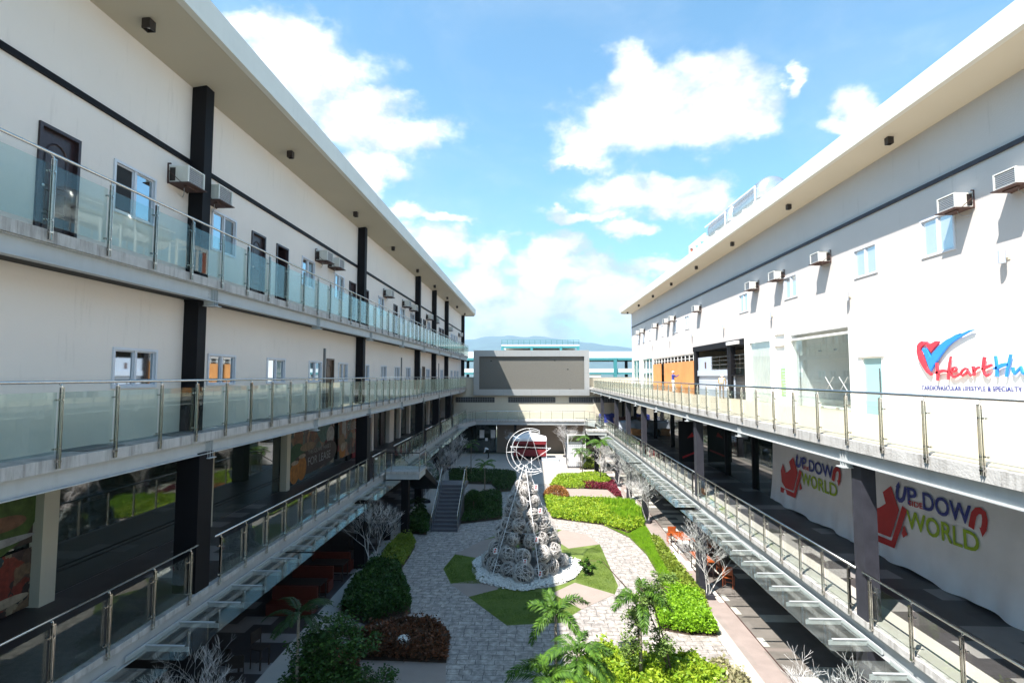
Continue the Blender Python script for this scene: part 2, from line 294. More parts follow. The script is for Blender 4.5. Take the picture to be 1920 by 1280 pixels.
# ------------------------------------------------------------------ mesh helpers
ORG = {}
class MB:
    def __init__(s): s.v = []; s.f = []; s.m = []
    def add(s, vs, fs, mi=0):
        o = len(s.v); s.v += [tuple(p) for p in vs]; s.f += [tuple(i + o for i in f) for f in fs]; s.m += [mi] * len(fs); return s
    def box(s, x0, x1, y0, y1, z0, z1, mi=0):
        x0, x1 = sorted((x0, x1)); y0, y1 = sorted((y0, y1)); z0, z1 = sorted((z0, z1))
        return s.add([(x0,y0,z0),(x1,y0,z0),(x1,y1,z0),(x0,y1,z0),(x0,y0,z1),(x1,y0,z1),(x1,y1,z1),(x0,y1,z1)],
                     [(0,3,2,1),(4,5,6,7),(0,1,5,4),(1,2,6,5),(2,3,7,6),(3,0,4,7)], mi)
    def bar(s, a, b, w, h=None, up=(0,0,1), mi=0):
        a = Vector(a); b = Vector(b); h = h or w; d = (b - a).normalized(); upv = Vector(up)
        if abs(d.dot(upv)) > .98: upv = Vector((1, 0, 0))
        r = d.cross(upv).normalized() * w / 2; q = r.cross(d).normalized() * h / 2
        vs = [p + i * r + j * q for p in (a, b) for i, j in ((-1,-1),(1,-1),(1,1),(-1,1))]
        return s.add(vs, [(0,1,2,3),(7,6,5,4),(0,4,5,1),(1,5,6,2),(2,6,7,3),(3,7,4,0)], mi)
    def tube(s, pts, r, n=6, mi=0, closed=False, cap=True):
        pts = [Vector(p) for p in pts]; k = len(pts); rr = r if isinstance(r, (list, tuple)) else [r] * k; vs = []; ref = None
        for i, p in enumerate(pts):
            d = (pts[(i + 1) % k] - pts[i - 1]) if closed else (pts[min(i + 1, k - 1)] - pts[max(i - 1, 0)])
            if d.length < 1e-9: d = Vector((0, 0, 1))
            d.normalize()
            if ref is None: ref = Vector((0, 0, 1)) if abs(d.z) < .9 else Vector((1, 0, 0))
            a = (ref - d * ref.dot(d))
            if a.length < 1e-6: a = d.orthogonal()
            a.normalize(); b = d.cross(a); ref = a
            vs += [p + (a * math.cos(2 * math.pi * j / n) + b * math.sin(2 * math.pi * j / n)) * rr[i] for j in range(n)]
        fs = []
        for i in range(k if closed else k - 1):
            i2 = (i + 1) % k
            for j in range(n): fs.append((i * n + j, i * n + (j + 1) % n, i2 * n + (j + 1) % n, i2 * n + j))
        if cap and not closed: fs += [tuple(range(n))[::-1], tuple((k - 1) * n + j for j in range(n))]
        return s.add(vs, fs, mi)
    def quad(s, a, b, c, d, mi=0): return s.add([a, b, c, d], [(0, 1, 2, 3)], mi)
    def prism(s, poly, z0, z1, mi=0):
        ar = sum(poly[i][0] * poly[(i + 1) % len(poly)][1] - poly[(i + 1) % len(poly)][0] * poly[i][1] for i in range(len(poly)))
        if ar < 0: poly = poly[::-1]
        n = len(poly); vs = [(x, y, z0) for x, y in poly] + [(x, y, z1) for x, y in poly]
        return s.add(vs, [tuple(range(n))[::-1], tuple(range(n, 2 * n))] + [(i, (i + 1) % n, n + (i + 1) % n, n + i) for i in range(n)], mi)
    def sheet(s, poly, z, mi=0):
        ar = sum(poly[i][0] * poly[(i + 1) % len(poly)][1] - poly[(i + 1) % len(poly)][0] * poly[i][1] for i in range(len(poly)))
        if ar < 0: poly = poly[::-1]
        return s.add([(x, y, z) for x, y in poly], [tuple(range(len(poly)))], mi)
    def ball(s, c, r, seg=10, ring=7, mi=0, sc=(1,1,1)):
        vs = [(c[0], c[1], c[2] + r * sc[2])]
        for i in range(1, ring):
            a = math.pi * i / ring
            for j in range(seg):
                b = 2 * math.pi * j / seg; vs.append((c[0] + r * sc[0] * math.sin(a) * math.cos(b), c[1] + r * sc[1] * math.sin(a) * math.sin(b), c[2] + r * sc[2] * math.cos(a)))
        vs.append((c[0], c[1], c[2] - r * sc[2])); fs = []
        for j in range(seg):
            fs.append((0, 1 + j, 1 + (j + 1) % seg)); e = 1 + (ring - 2) * seg; fs.append((e + (j + 1) % seg, e + j, len(vs) - 1))
            for i in range(ring - 2): a = 1 + i * seg; fs.append((a + j, a + seg + j, a + seg + (j + 1) % seg, a + (j + 1) % seg))
        return s.add(vs, fs, mi)
    def build(s, name, mat, parent=None, smooth=False, loc=None):
        org = ORG.get(parent.name, Vector((0, 0, 0))) if parent else Vector(loc or (0, 0, 0))
        me = bpy.data.meshes.new(name)
        me.from_pydata([(p[0] - org.x, p[1] - org.y, p[2] - org.z) for p in s.v], [], s.f)
        mats = mat if isinstance(mat, (list, tuple)) else [mat]
        for m_ in mats: me.materials.append(M[m_] if isinstance(m_, str) else m_)
        if len(mats) > 1: me.polygons.foreach_set('material_index', s.m)
        if smooth: me.polygons.foreach_set('use_smooth', [True] * len(me.polygons))
        o = bpy.data.objects.new(name, me); sc.collection.objects.link(o)
        if parent: o.parent = parent; ORG[o.name] = org
        else: o.location = org; ORG[o.name] = org
        return o
def tag(o, label=None, cat=None, group=None, kind=None):
    if label: o['label'] = label
    if cat: o['category'] = cat
    if group: o['group'] = group
    if kind: o['kind'] = kind
    return o
def thing(name, label, cat, loc=(0, 0, 0), group=None, rz=0):
    o = bpy.data.objects.new(name, None); sc.collection.objects.link(o); o.location = loc; o.rotation_euler = (0, 0, rz); o.empty_display_size = .2
    ORG[o.name] = Vector(loc); return tag(o, label, cat, group)
KIDS = {}
def kids(o): return [c for c in sc.collection.objects if c.parent == o]
def copy_tree(o, parent=None, label=None, cache={}):
    c = o.copy(); sc.collection.objects.link(c)
    if parent: c.parent = parent
    if label: c['label'] = label
    k = cache.get(o.name)
    if k is None: k = kids(o); cache[o.name] = k
    for ch in k: copy_tree(ch, c)
    return c
def struct(name, mb, mat, loc=(0, 0, 0)): return tag(mb.build(name, mat, None, loc=loc), kind='structure')
ORD = ['nearest', 'second', 'third', 'fourth', 'fifth', 'sixth', 'seventh', 'eighth', 'ninth', 'tenth', 'eleventh', 'twelfth', 'thirteenth', 'fourteenth']

def text_mb(s, wdt_ratio=None):
    cu = bpy.data.curves.new('t', 'FONT'); cu.body = s; cu.resolution_u = 3; cu.fill_mode = 'FRONT'
    o = bpy.data.objects.new('t', cu); sc.collection.objects.link(o)
    dg = bpy.context.evaluated_depsgraph_get(); me = o.evaluated_get(dg).to_mesh()
    vs = [tuple(v_.co) for v_ in me.vertices]; fs = [tuple(p.vertices) for p in me.polygons]
    o.evaluated_get(dg).to_mesh_clear(); bpy.data.objects.remove(o); bpy.data.curves.remove(cu)
    x0 = min(v_[0] for v_ in vs); x1 = max(v_[0] for v_ in vs); y0 = min(v_[1] for v_ in vs); y1 = max(v_[1] for v_ in vs)
    return [((v_[0] - x0) / (x1 - x0), (v_[1] - y0) / (y1 - y0)) for v_ in vs], fs
def wall_text(mb, s, X, px, ys0, ys1, mi=0, bold=0., fn=None):
    """letters lie on the wall X=const between two picture columns; top / bottom given at both ends"""
    vs, fs = text_mb(s); out_ = []
    a0, a1 = px; (t0, b0), (t1, b1) = ys0, ys1
    A = oX(X, a0, b0); B = oX(X, a1, b1); At = oX(X, a0, t0); Bt = oX(X, a1, t1)
    for (a, b) in vs:
        y = A.y + (B.y - A.y) * a; zb = A.z + (B.z - A.z) * a; zt = At.z + (Bt.z - At.z) * a
        z = zb + (zt - zb) * b; out_.append((fn(y, z) if fn else X, y, z))
    offs = [(0, 0)] if not bold else [(0, 0), (bold, 0), (0, bold), (bold, bold)]
    for i, (dy, dz) in enumerate(offs): mb.add([(p[0] - math.copysign(.0012 * i, X), p[1] + dy, p[2] + dz) for p in out_], fs, mi)

L1, L2, L3 = EYE - 5.2, EYE - 1.39, EYE + 2.41
XE = 7.13
# ------------------------------------------------------------------ ground and paving
mb = MB(); mb.sheet([(-8500, -3000), (8500, -3000), (8500, 9500), (-8500, 9500)], -.03)
struct('ground', mb, pmat('far_ground', (.13, .15, .10), .95, .3, .02))
mb = MB(); mb.sheet([(-6.7, -6), (6.55, -6), (6.55, 64), (-6.7, 64)], 0)
struct('courtyard_paving', mb, 'paving')
mb = MB(); mb.sheet([(6.55, -6), (7.0, -6), (7.0, 64), (6.55, 64)], .0); mb.sheet([(-8.4, -6), (-6.7, -6), (-6.7, 64), (-8.4, 64)], .0)
struct('pale_border_path', mb, 'kerb')
mb = MB(); mb.sheet([(7.0, -6), (7.85, -6), (7.85, 64), (7.0, 64)], .0)
struct('mauve_border_path', mb, 'mauve')
mb = MB(); mb.box(7.85, 7.9, -6, 64, -.02, .004); struct('drain_channel_path', mb, 'rust')
mb = MB(); mb.sheet([(7.9, -6), (14, -6), (14, 64), (7.9, 64)], .0); struct('right_tile_floor', mb, 'check')
mb = MB(); mb.sheet([(-14, -6), (-8.4, -6), (-8.4, 64), (-14, 64)], .0); struct('left_tile_floor', mb, 'gfloor')
# pale plaza at the far end
mb = MB(); mb.sheet([(-6.6, 46.5), (6.5, 46.5), (6.5, 63.9), (-6.6, 63.9)], .004); struct('far_plaza', mb, 'kerb')
# octagonal plaza
OC = gp([(831,1066),(845,1094),(950,1172),(1051,1167),(1090,1142),(1152.6,1114),(1159,1098),(1124.7,1020),(1054,993),(985,985),(903,1013),(853,1039)])
mb = MB(); mb.sheet(OC, .006); struct('lawn', mb, 'lawn')
mb = MB()
for q in ([(853,1039),(903,1013),(960,1000),(960,1035),(928,1060),(897,1046)], [(845,1094),(878,1119),(935,1104),(915,1084)],
          [(1035,1112),(1090,1142),(1152.6,1114),(1078,1092)], [(1054,993),(1100,1002),(1124.7,1020),(1066,1028),(1030,1005)]):
    mb.sheet(gp(q), .011)
struct('plaza_paver_bands', mb, 'pquad')
TC = g(985, 1064); TC.z = 0
# soil of the beds + brown paver quads
mb = MB()
for q in ([(880,906),(920,906),(935,920),(880,920)], [(1065,916),(1140,917.5),(1162,933),(1060,933)], [(677,1236),(836,1242),(836,1330),(640,1330)]):
    mb.sheet(gp(q), .007)
struct('brown_paver_quads', mb, 'pquad')

# ------------------------------------------------------------------ left building
BK = -26.
lb = thing('commercial_building', 'cream two storey gallery block with black columns, in shade on the left side', 'building', (-12, 30, 0))
def wall_holes(mb, X, s, y0, y1, z0, z1, holes, depth=.12):
    ys = sorted({y0, y1, *[h[0] for h in holes], *[h[1] for h in holes]}); zs = sorted({z0, z1, *[h[2] for h in holes], *[h[3] for h in holes]})
    for i in range(len(ys) - 1):
        for j in range(len(zs) - 1):
            cy, cz = (ys[i] + ys[i + 1]) / 2, (zs[j] + zs[j + 1]) / 2
            if any(h[0] < cy < h[1] and h[2] < cz < h[3] for h in holes): continue
            q = [(X, ys[i], zs[j]), (X, ys[i + 1], zs[j]), (X, ys[i + 1], zs[j + 1]), (X, ys[i], zs[j + 1])]
            mb.quad(*(q if s > 0 else q[::-1]))
    Xi = X - s * depth
    for a, b, c, d in holes:
        mb.quad((X, a, c), (Xi, a, c), (Xi, a, d), (X, a, d)); mb.quad((X, b, c), (X, b, d), (Xi, b, d), (Xi, b, c))
        mb.quad((X, a, c), (X, b, c), (Xi, b, c), (Xi, a, c)); mb.quad((X, a, d), (Xi, a, d), (Xi, b, d), (X, b, d))
def window(par, X, s, a, b, c, d, opened=0, two='paned'):
    w = MB(); xo = X + s * .035; xi = X - s * .10; t = .055
    for q in ((a, b, c, c + t), (a, b, d - t, d), (a, a + t, c + t, d - t), (b - t, b, c + t, d - t)): w.box(xo, xi, *q)
    m_ = (a + b) / 2; w.box(X + s * .012, xi, m_ - .035, m_ + .035, c + t, d - t)
    for q in ((a + t, m_ - .035), (m_ + .035, b - t)):
        w.box(X - s * .02, X - s * .05, q[0], q[0] + .03, c + t, d - t); w.box(X - s * .02, X - s * .05, q[1] - .03, q[1], c + t, d - t)
        w.box(X - s * .02, X - s * .05, q[0] + .03, q[1] - .03, c + t, c + t + .03); w.box(X - s * .02, X - s * .05, q[0] + .03, q[1] - .03, d - t - .03, d - t)
    o = w.build('window', 'alu', par)
    for k, (q0, q1) in enumerate(((a + t, m_ - .035), (m_ + .035, b - t))):
        p = MB(); p.box(X - s * .035, X - s * .045, q0 + .03, q1 - .03, c + t + .03, d - t - .03)
        mat = 'dark' if (opened and k == opened - 1) else ('pane' if (k == 0 and two != 'panew') or two == 'pane' else two)
        pn = p.build('pane', mat, o)
    return o
def door(par, X, s, a, b, c, d, mat='doorwood', opened=False):
    w = MB(); t = .06
    w.box(X + s * .04, X - s * .1, a, a + t, c, d); w.box(X + s * .04, X - s * .1, b - t, b, c, d); w.box(X + s * .04, X - s * .1, a + t, b - t, d - t, d)
    fr = w
    lf = MB()
    if opened:
        lf.box(X - s * .02, X - s * .75, b - t - .045, b - t - .005, c + .01, d - t)
        bk_ = MB(); bk_.box(X - s * 1.0, X - s * 1.02, a - .6, b + .6, c, d + .1); 
        o = lf.build('door', mat, par); fr.build('door_frame', mat, o)
        return o
    lf.box(X - s * .05, X - s * .09, a + t, b - t, c + .01, d - t)
    wd = b - a - 2 * t; m_ = (a + b) / 2
    arc = [(X - s * .045, m_ + math.cos(k * math.pi / 8) * wd * .3, d - .55 + math.sin(k * math.pi / 8) * wd * .38) for k in range(9)]
    lf.tube([(X - s * .045, m_ + wd * .3, c + 1.05)] + arc + [(X - s * .045, m_ - wd * .3, c + 1.05), (X - s * .045, m_ + wd * .3, c + 1.05)], .018, 5)
    for k in range(2):
        z0_, z1_ = (c + .18, c + .5) if k else (c + .58, c + .95)
        lf.tube([(X - s * .045, m_ + i * wd * .3, z) for i, z in ((-1, z0_), (1, z0_), (1, z1_), (-1, z1_), (-1, z0_))], .016, 5)
    o = lf.build('door', mat, par); fr.build('door_frame', mat, o)
    h = MB(); h.ball((X - s * .01, a + t + .09, c + 1.0), .035); h.tube([(X - s * .05, a + t + .09, c + 1.0), (X - s * .01, a + t + .09, c + 1.0)], .015)
    h.build('handle', 'inox', o)
    return o
WX = -8.8
COLY = [0.0, 13.2, 26.4, 39.7, 46.4, 53.2, 65.9]
# top storey openings
w3 = [(213,292,1),(385.3,433,0),(559.8,584.8,0),(623,641,0),(706.8,717.6,0),(747.8,757,0),(767.5,775.7,0),(800,805,0),(844.6,847.8,0),(849.5,852.7,0),(854.5,857,0)]
d3 = [(75,150,0),(463,489.6,0),(511,533.6,1),(651,663,0),(679,688,0),(735.7,743,0),(785,788.8,0),(792,797,0),(822,826,0),(827.5,831,0)]
w2 = [(208,292),(387.5,440),(499,533.4),(578,602),(634,651),(679,691.5),(713.5,724),(739.4,748.6),(760.7,769),(783,789),(798.7,805),(815,818.5),(825.4,829.7),(844.6,848),(851,854),(856,859.5)]
d2 = [(611.4,625),(791,796)]
holes3 = []; 
for a, b, k in w3: holes3.append((oX(WX, a).y, oX(WX, b).y, EYE + 3.45, EYE + 4.58, 'w', k))
holes3[0] = (10.64, 11.9, EYE + 3.45, EYE + 4.57, 'w', 1)
for a, b, k in d3: holes3.append((oX(WX, a).y, oX(WX, b).y, L3 + .02, EYE + 4.55, 'd', k))
holes3[len(w3)] = (8.93, 9.8, L3 + .02, EYE + 4.55, 'd', 0)
holes3.append((3.2, 4.4, EYE + 3.45, EYE + 4.57, 'w', 0)); holes3.append((6.0, 6.9, L3 + .02, EYE + 4.55, 'd', 0))
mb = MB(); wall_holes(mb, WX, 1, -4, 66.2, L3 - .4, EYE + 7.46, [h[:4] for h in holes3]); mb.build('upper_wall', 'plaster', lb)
mb = MB()
for h in holes3:
    if h[4] == 'w': window(lb, WX, 1, *h[:4], opened=h[5], two='pane' if h[5] else 'paned')
    else: door(lb, WX, 1, *h[:4], opened=bool(h[5]))
holes2 = [(oX(WX, a).y, oX(WX, b).y, EYE - .27, EYE + .60, 'w') for a, b in w2] + [(oX(WX, a).y, oX(WX, b).y, L2 + .02, EYE + .74, 'd') for a, b in d2]
holes2.append((3.4, 4.6, EYE - .27, EYE + .60, 'w')); holes2.append((6.2, 7.4, EYE - .27, EYE + .60, 'w'))
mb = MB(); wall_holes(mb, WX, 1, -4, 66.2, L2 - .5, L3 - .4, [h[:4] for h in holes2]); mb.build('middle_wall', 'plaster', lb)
for i, h in enumerate(holes2):
    if h[4] == 'w': window(lb, WX, 1, *h[:4], two='pane')
    else: door(lb, WX, 1, *h[:4], mat='doorbrown')
# dark backing behind the openings, end wall, body
mb = MB(); mb.box(WX - 1.3, BK, -4, 66.2, L2 - .5, EYE + 7.4); mb.build('inner_body', 'dark', lb)
mb = MB(); mb.box(WX - .001, BK, 66.2, 66.5, 0, EYE + 7.46); mb.build('end_wall', 'plaster', lb)
mb = MB(); mb.box(WX - .001, BK, -4.3, -4, 0, EYE + 7.46); mb.build('end_wall', 'plaster', lb)
mb = MB()   # conduits on the middle wall
for x, zt in ((606.5, 1.15), (751.7, 1.2), (822, 1.15)): y = oX(WX, x).y; mb.box(WX + .004, WX + .06, y - .07, y + .07, L2 + .02, EYE + zt)
mb.build('conduit', 'vent', lb)
# trim band
mb = MB(); 
for a, b in zip(COLY[:-1], COLY[1:]): mb.box(WX + .002, WX + .06, a + .4, b, EYE + 5.40, EYE + 5.52)
mb.box(WX + .002, WX + .06, -4, -.02, EYE + 5.40, EYE + 5.52); mb.build('trim_band', 'black', lb)
# roof
def roof(par, s, xw, xe, zs, ze, zt, y0, y1, xb):
    m_ = MB(); m_.add([(xw, y0, zs), (xe, y0, ze), (xe, y1, ze), (xw, y1, zs)], [(0, 1, 2, 3)] if s > 0 else [(3, 2, 1, 0)])
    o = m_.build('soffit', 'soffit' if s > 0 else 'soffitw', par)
    f = MB(); f.box(xe, xe - s * .15, y0, y1, ze - .03, zt); f.box(xe - s * .151, xb, y0, y0 + .15, zs - .0, zt); f.box(xe - s * .151, xb, y1 - .15, y1, zs, zt)
    f.box(xe + s*.02, xe + s*.001, y0, y1, ze - .03, ze + .05)
    f.build('fascia', 'fascia', par)
    t_ = MB(); t_.add([(xe - s * .15, y0 + .15, zt - .08), (xb, y0 + .15, zt + .8), (xb, y1 - .15, zt + .8), (xe - s * .15, y1 - .15, zt - .08)], [(0, 1, 2, 3)])
    t_.build('roof', 'parkw', par)
roof(lb, 1, WX, -XE, EYE + 7.46, EYE + 7.69, EYE + 8.32, -6, 66.9, BK)
# columns
for i, y in enumerate(COLY):
    c = MB(); c.box(WX + .005, -8.42, y - .12, y + .22, L3 + .002, EYE + 7.51); c.box(WX + .005, -8.42, y - .12, y + .22, L2 + .002, L3 - .56)
    c.box(WX + .005, -8.40, y - .14, y + .24, L3 - .56, L3 - .21)
    c.build('column', 'black', lb)
    c = MB(); c.box(-8.62, -8.06, y - .42, y + .14, L1 + .002, L2 - .49); c.box(-8.62, -8.10, y - .42, y + .14, .002, L1 - .62); c.build('column', 'black', lb)
# slabs + beams + brackets
def deck(par, s, xf, xb, zt, y0, y1, slab=.21, beam=.33, mats=('concrete', 'beam'), bays=(), top=None):
    m_ = MB(); m_.box(xf, xb, y0, y1, zt - slab, zt); m_.build('walkway_slab', [mats[0]], par)
    if top: m_ = MB(); m_.box(xf - s * .16, xb, y0, y1, zt + .001, zt + .012); m_.build('floor_tiles', top, par)
    b = MB(); xo = xf - s * .05
    b.box(xo - s * .07, xo - s * .08, y0, y1, zt - slab - beam + .02, zt - slab - .002); b.box(xo, xo - s * .18, y0, y1, zt - slab - beam, zt - slab - beam + .018)
    b.box(xo, xo - s * .18, y0, y1, zt - slab - .020, zt - slab - .002); b.build('edge_beam', mats[1], par)
    for y in bays:
        k = MB(); k.box(xf - s * .055, xf - s * .115, y - .008, y + .008, zt - slab - beam - .10, zt - slab - .021); k.box(xf + s * .02, xf - s * .30, y - .14, y + .14, zt - slab - beam - .12, zt - slab - beam - .10)
        k.box(xf - s * .055, xf - s * .30, y - .10, y - .09, zt - slab - beam - .10, zt - slab - .021); k.box(xf - s * .055, xf - s * .30, y + .09, y + .10, zt - slab - beam - .10, zt - slab - .021)
        for dy in (-.2, .2):
            for q in range(3): k.ball((xo - s * .066, y + dy, zt - slab - .08 - q * .08), .014, 6, 4)
        k.build('beam_bracket', mats[1], par)
bl = [13.2 + 6.62 * k for k in range(-2, 9) if 13.2 + 6.62 * k < 66]
deck(lb, 1, -8.0, WX + .0, L3, -4, 66.2, bays=bl); deck(lb, 1, -8.0, -11.4, L2, -4, 66.2, bays=bl)
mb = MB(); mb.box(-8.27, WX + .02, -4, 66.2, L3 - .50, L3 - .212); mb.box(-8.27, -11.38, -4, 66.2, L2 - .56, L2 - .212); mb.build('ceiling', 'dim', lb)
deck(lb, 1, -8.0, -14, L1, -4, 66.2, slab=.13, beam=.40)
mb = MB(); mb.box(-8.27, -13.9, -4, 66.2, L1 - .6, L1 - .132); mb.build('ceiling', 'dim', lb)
mb = MB(); mb.box(-8.16, -11.38, -4, 66.2, L1 + .001, L1 + .010); mb.build('gallery_floor', 'gfloor', lb)
for k_, y in enumerate((9.6, 12.1, 16.1, 19.6)):
    mb = MB(); mb.box(-8.75, -8.15, y, y + .9, L2 + .001, L2 + .02); mt = mb.build('door_mat', 'vent', None, loc=(-8.45, y, L2)); tag(mt, 'dark rubber mat on the middle left walkway, %s from the viewer' % ORD[k_], 'door mat', 'dark mats on the middle left walkway')
# gallery storefront of level 1, ground floor back wall
SX = -11.4
mb = MB(); mb.box(SX, SX - .05, -4, 66.2, L1 + .62, L2 - .5); o = mb.build('shop_glass', 'shopglass', lb)
mb = MB(); mb.box(SX - .0, SX - .06, -4, 66.2, L1 + .01, L1 + .60); mb.build('shop_plinth_glass', 'shopglass', lb)
mb = MB(); mb.box(SX + .02, SX - .03, -4, 66.2, L1 + .600, L1 + .62); mb.box(SX + .02, SX - .03, -4, 66.2, L1 + .50, L1 + .515); mb.build('glazing_rail', 'black', lb)
for a, b in ((11.9, 12.3), (18.0, 18.4), (23.95, 24.3), (36.8, 37.2), (41.3, 42.6), (44.5, 44.9), (48, 48.4), (52, 53.6), (57, 57.4), (61, 61.4)):
    mb = MB(); mb.box(SX + .03, SX + .33, a, b, L1 + .012, L2 - .56); mb.build('pilaster', 'cream' if a < 30 else 'plaster', lb)
for a, b, m_ in ((32.6, 33.2, 'black'), (33.6, 36.5, 'tentred'), (38.2, 39.0, 'doorwood'), (39.8, 40.6, 'doorwood'), (54, 55, 'doorwood')):
    mb = MB(); mb.box(SX + .02, SX + .08, a, b, L1 + .012, L2 - .8); mb.build('shop_panel', m_, lb)
mb = MB(); mb.box(-13.5, -13.6, -4, 66.2, 0, L1 - .6); mb.build('ground_back_wall', 'dark', lb)
for k in range(10):
    mb = MB(); y = 4 + k * 6.6; mb.box(-13.46, -13.2, y, y + .5, 0.001, L1 - .6); mb.build('pilaster', 'brownwall', lb)
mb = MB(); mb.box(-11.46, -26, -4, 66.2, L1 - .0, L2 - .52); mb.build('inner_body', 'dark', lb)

# ------------------------------------------------------------------ right building
rb = thing('shop_building', 'white two tone shop block with a wide terrace, in full sun on the right side', 'building', (16, 30, 0))
RX = 12.1; ZB = EYE + 2.12; ZR = EYE + 7.53
wr = [(1610,1655),(1476,1501),(1389.7,1407),(1286,1294.8),(1266,1273),(1241.7,1245.5),(1218,1222),(1206,1210),(1195.5,1198.5)]
hr = [(oX(RX, b).y, oX(RX, a).y, EYE + 3.60, EYE + 4.68) for a, b in wr] + [(15.48, 16.82, EYE + 3.6, EYE + 4.78), (10.9, 12.2, EYE + 3.6, EYE + 4.78), (5, 6.3, EYE + 3.6, EYE + 4.78)]
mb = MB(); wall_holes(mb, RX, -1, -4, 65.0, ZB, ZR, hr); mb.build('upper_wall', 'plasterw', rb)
for h in hr: window(rb, RX, -1, *h[:4], two='panew')
mb = MB(); mb.box(RX - .002, RX - .06, -4, 65, EYE + 5.74, EYE + 5.86); mb.build('trim_band', 'greysteel', rb)
roof(rb, -1, RX, 10.77, ZR, EYE + 7.70, EYE + 8.34, -6, 65.6, 26)
mb = MB(); mb.box(RX, 26, 64.9, 65.2, 0, ZR); mb.build('end_wall', 'plasterw', rb)
mb = MB(); mb.box(10.3, 26, -4.3, -4, 0, ZR); mb.build('end_wall', 'plasterw', rb)
mb = MB(); mb.box(RX + 1.3, 26, -4, 20.4, L2, ZR - .1); mb.box(RX + 6, 26, 20.4, 64.9, L2, ZR - .1); mb.box(RX + 1.3, RX + 6, 20.4, 64.9, ZB + .3, ZR - .1); mb.build('inner_body', 'cream', rb)
br_ = [.3 + 6.0 * k for k in range(-1, 11)]
deck(rb, -1, 6.85, RX + .4, L2, -4, 65, slab=.23, beam=.29, bays=br_, top='creamtile')
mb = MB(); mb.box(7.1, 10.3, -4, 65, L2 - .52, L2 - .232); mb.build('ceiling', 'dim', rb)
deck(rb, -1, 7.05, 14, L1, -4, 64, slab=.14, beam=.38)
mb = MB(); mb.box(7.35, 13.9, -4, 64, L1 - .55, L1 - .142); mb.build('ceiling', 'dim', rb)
mb = MB(); mb.box(7.2, 10.28, -4, 64, L1 + .001, L1 + .010); mb.build('gallery_floor', 'gfloor', rb)
mb = MB(); mb.box(7.2, 7.9, -4, 64, L1 + .0105, L1 + .014); mb.build('gallery_floor_border', 'kerb', rb)
for y in (.4, 11.9, 23.5, 34.9, 40.6, 46.1, 55.4):
    c = MB(); c.box(7.06, 7.36, y, y + .36, L1 + .016, L2 - .53); c.box(7.04, 7.40, y + .0, y + .42, .001, L1 - .53); c.build('column', 'greysteel', rb)
RSX = 10.25
mb = MB(); mb.box(RSX, RSX + .05, -4, 64, L1 + .01, L2 - .52); mb.build('shop_glass', 'shopglass', rb)
mb = MB(); mb.box(RSX + .06, 26, -4, 64, L1, L2 - .3); mb.build('inner_body', 'dark', rb)
for y in (45.1, 39.7, 28.7, 33.9, 25.2, 50.3, 57.0, 36.5, 61, 54):
    c = MB(); c.box(RSX - .14, RSX - .002, y, y + .14, L1 + .012, L2 - .53); c.build('mullion', 'black', rb)
mb = MB(); mb.box(12.9, 13, -4, 64, 0, L1 - .55); mb.build('ground_back_wall', 'dark', rb)
for k in range(10): mb = MB(); y = 3 + k * 6; mb.box(12.6, 12.88, y, y + .5, 0.001, L1 - .56); mb.build('pilaster', 'brownwall', rb)
# level 2 fronts
def pier(a, b, z0=L2 + .013, z1=ZB, mat='paintw', x0=RX - .03, x1=RX + .35, name='pier'):
    m_ = MB(); m_.box(x0, x1, a, b, z0, z1); return m_.build(name, mat, rb)
yb = lambda x: oX(RX, x).y
pier(-4, 18.93); pier(19.98, 20.80); pier(18.93, 19.98, EYE + .62); pier(25.38, 25.95); pier(27.05, 27.55); pier(30.1, 30.8); pier(59.0, 60.7); pier(64.5, 65)
mb = MB(); mb.box(RX - .10, RX - .031, 18.75, 20.2, EYE + .68, EYE + .86); mb.build('lintel', 'paintw', rb)
mb = MB(); mb.box(RX + .03, RX + .08, 18.93, 19.98, L2 + .013, EYE + .62); o = mb.build('door', 'tealglass', rb)
mb = MB(); mb.tube([(RX - .03, 19.05, EYE - .75), (RX - .03, 19.05, EYE + .25)], .02); mb.build('handle', 'inox', o)
# glazed entrance 20.8 - 25.38
pier(20.8, 25.38, ZB - .24, name='lintel'); pier(20.8, 25.38, ZB - .50, ZB - .42, name='lintel')
mb = MB()
for i in range(4): a = 20.8 + i * 1.145; mb.box(RX + .1, RX + .115, a + .006, a + 1.139, L2 + .02, ZB - .5)
o = mb.build('entrance_glass', 'clearglass', rb)
mb = MB()
for y in (21.95, 23.1): 
    for z in (EYE + 1.05, L2 + .08): mb.box(RX + .09, RX + .13, y - .09, y + .09, z - .03, z + .03)
mb.build('hinge', 'inox', o)
mb = MB()
for y in (21.2, 22.2): mb.tube([(RX + .098, y, EYE - .6), (RX + .098, y + .55, EYE - .05)], .008); mb.tube([(RX + .098, y + .5, EYE - .6), (RX + .098, y - .05, EYE - .05)], .008)
mb.build('etched_cross', 'wirew', o)
mb = MB(); mb.box(RX + 3.1, RX + 3.2, 20.4, 27, L2, ZB); mb.box(RX + .36, RX + 3.5, 20.35, 20.45, L2, ZB); mb.box(RX + .36, RX + 3.5, 25.5, 25.6, L2, ZB); mb.box(RX + .1, RX + 3.6, 20.4, 30.5, ZB + .002, ZB + .1)
mb.box(RX+.4, RX + 3.5, 20.45, 25.5, L2 + .0, L2 + .02); mb.build('shop_interior', 'paintw', rb)
mb = MB(); mb.box(RX + 2.6, RX + 3.2, 21.2, 24.4, L2 + .02, L2 + 1.05); mb.build('reception_counter', 'parkw', rb)
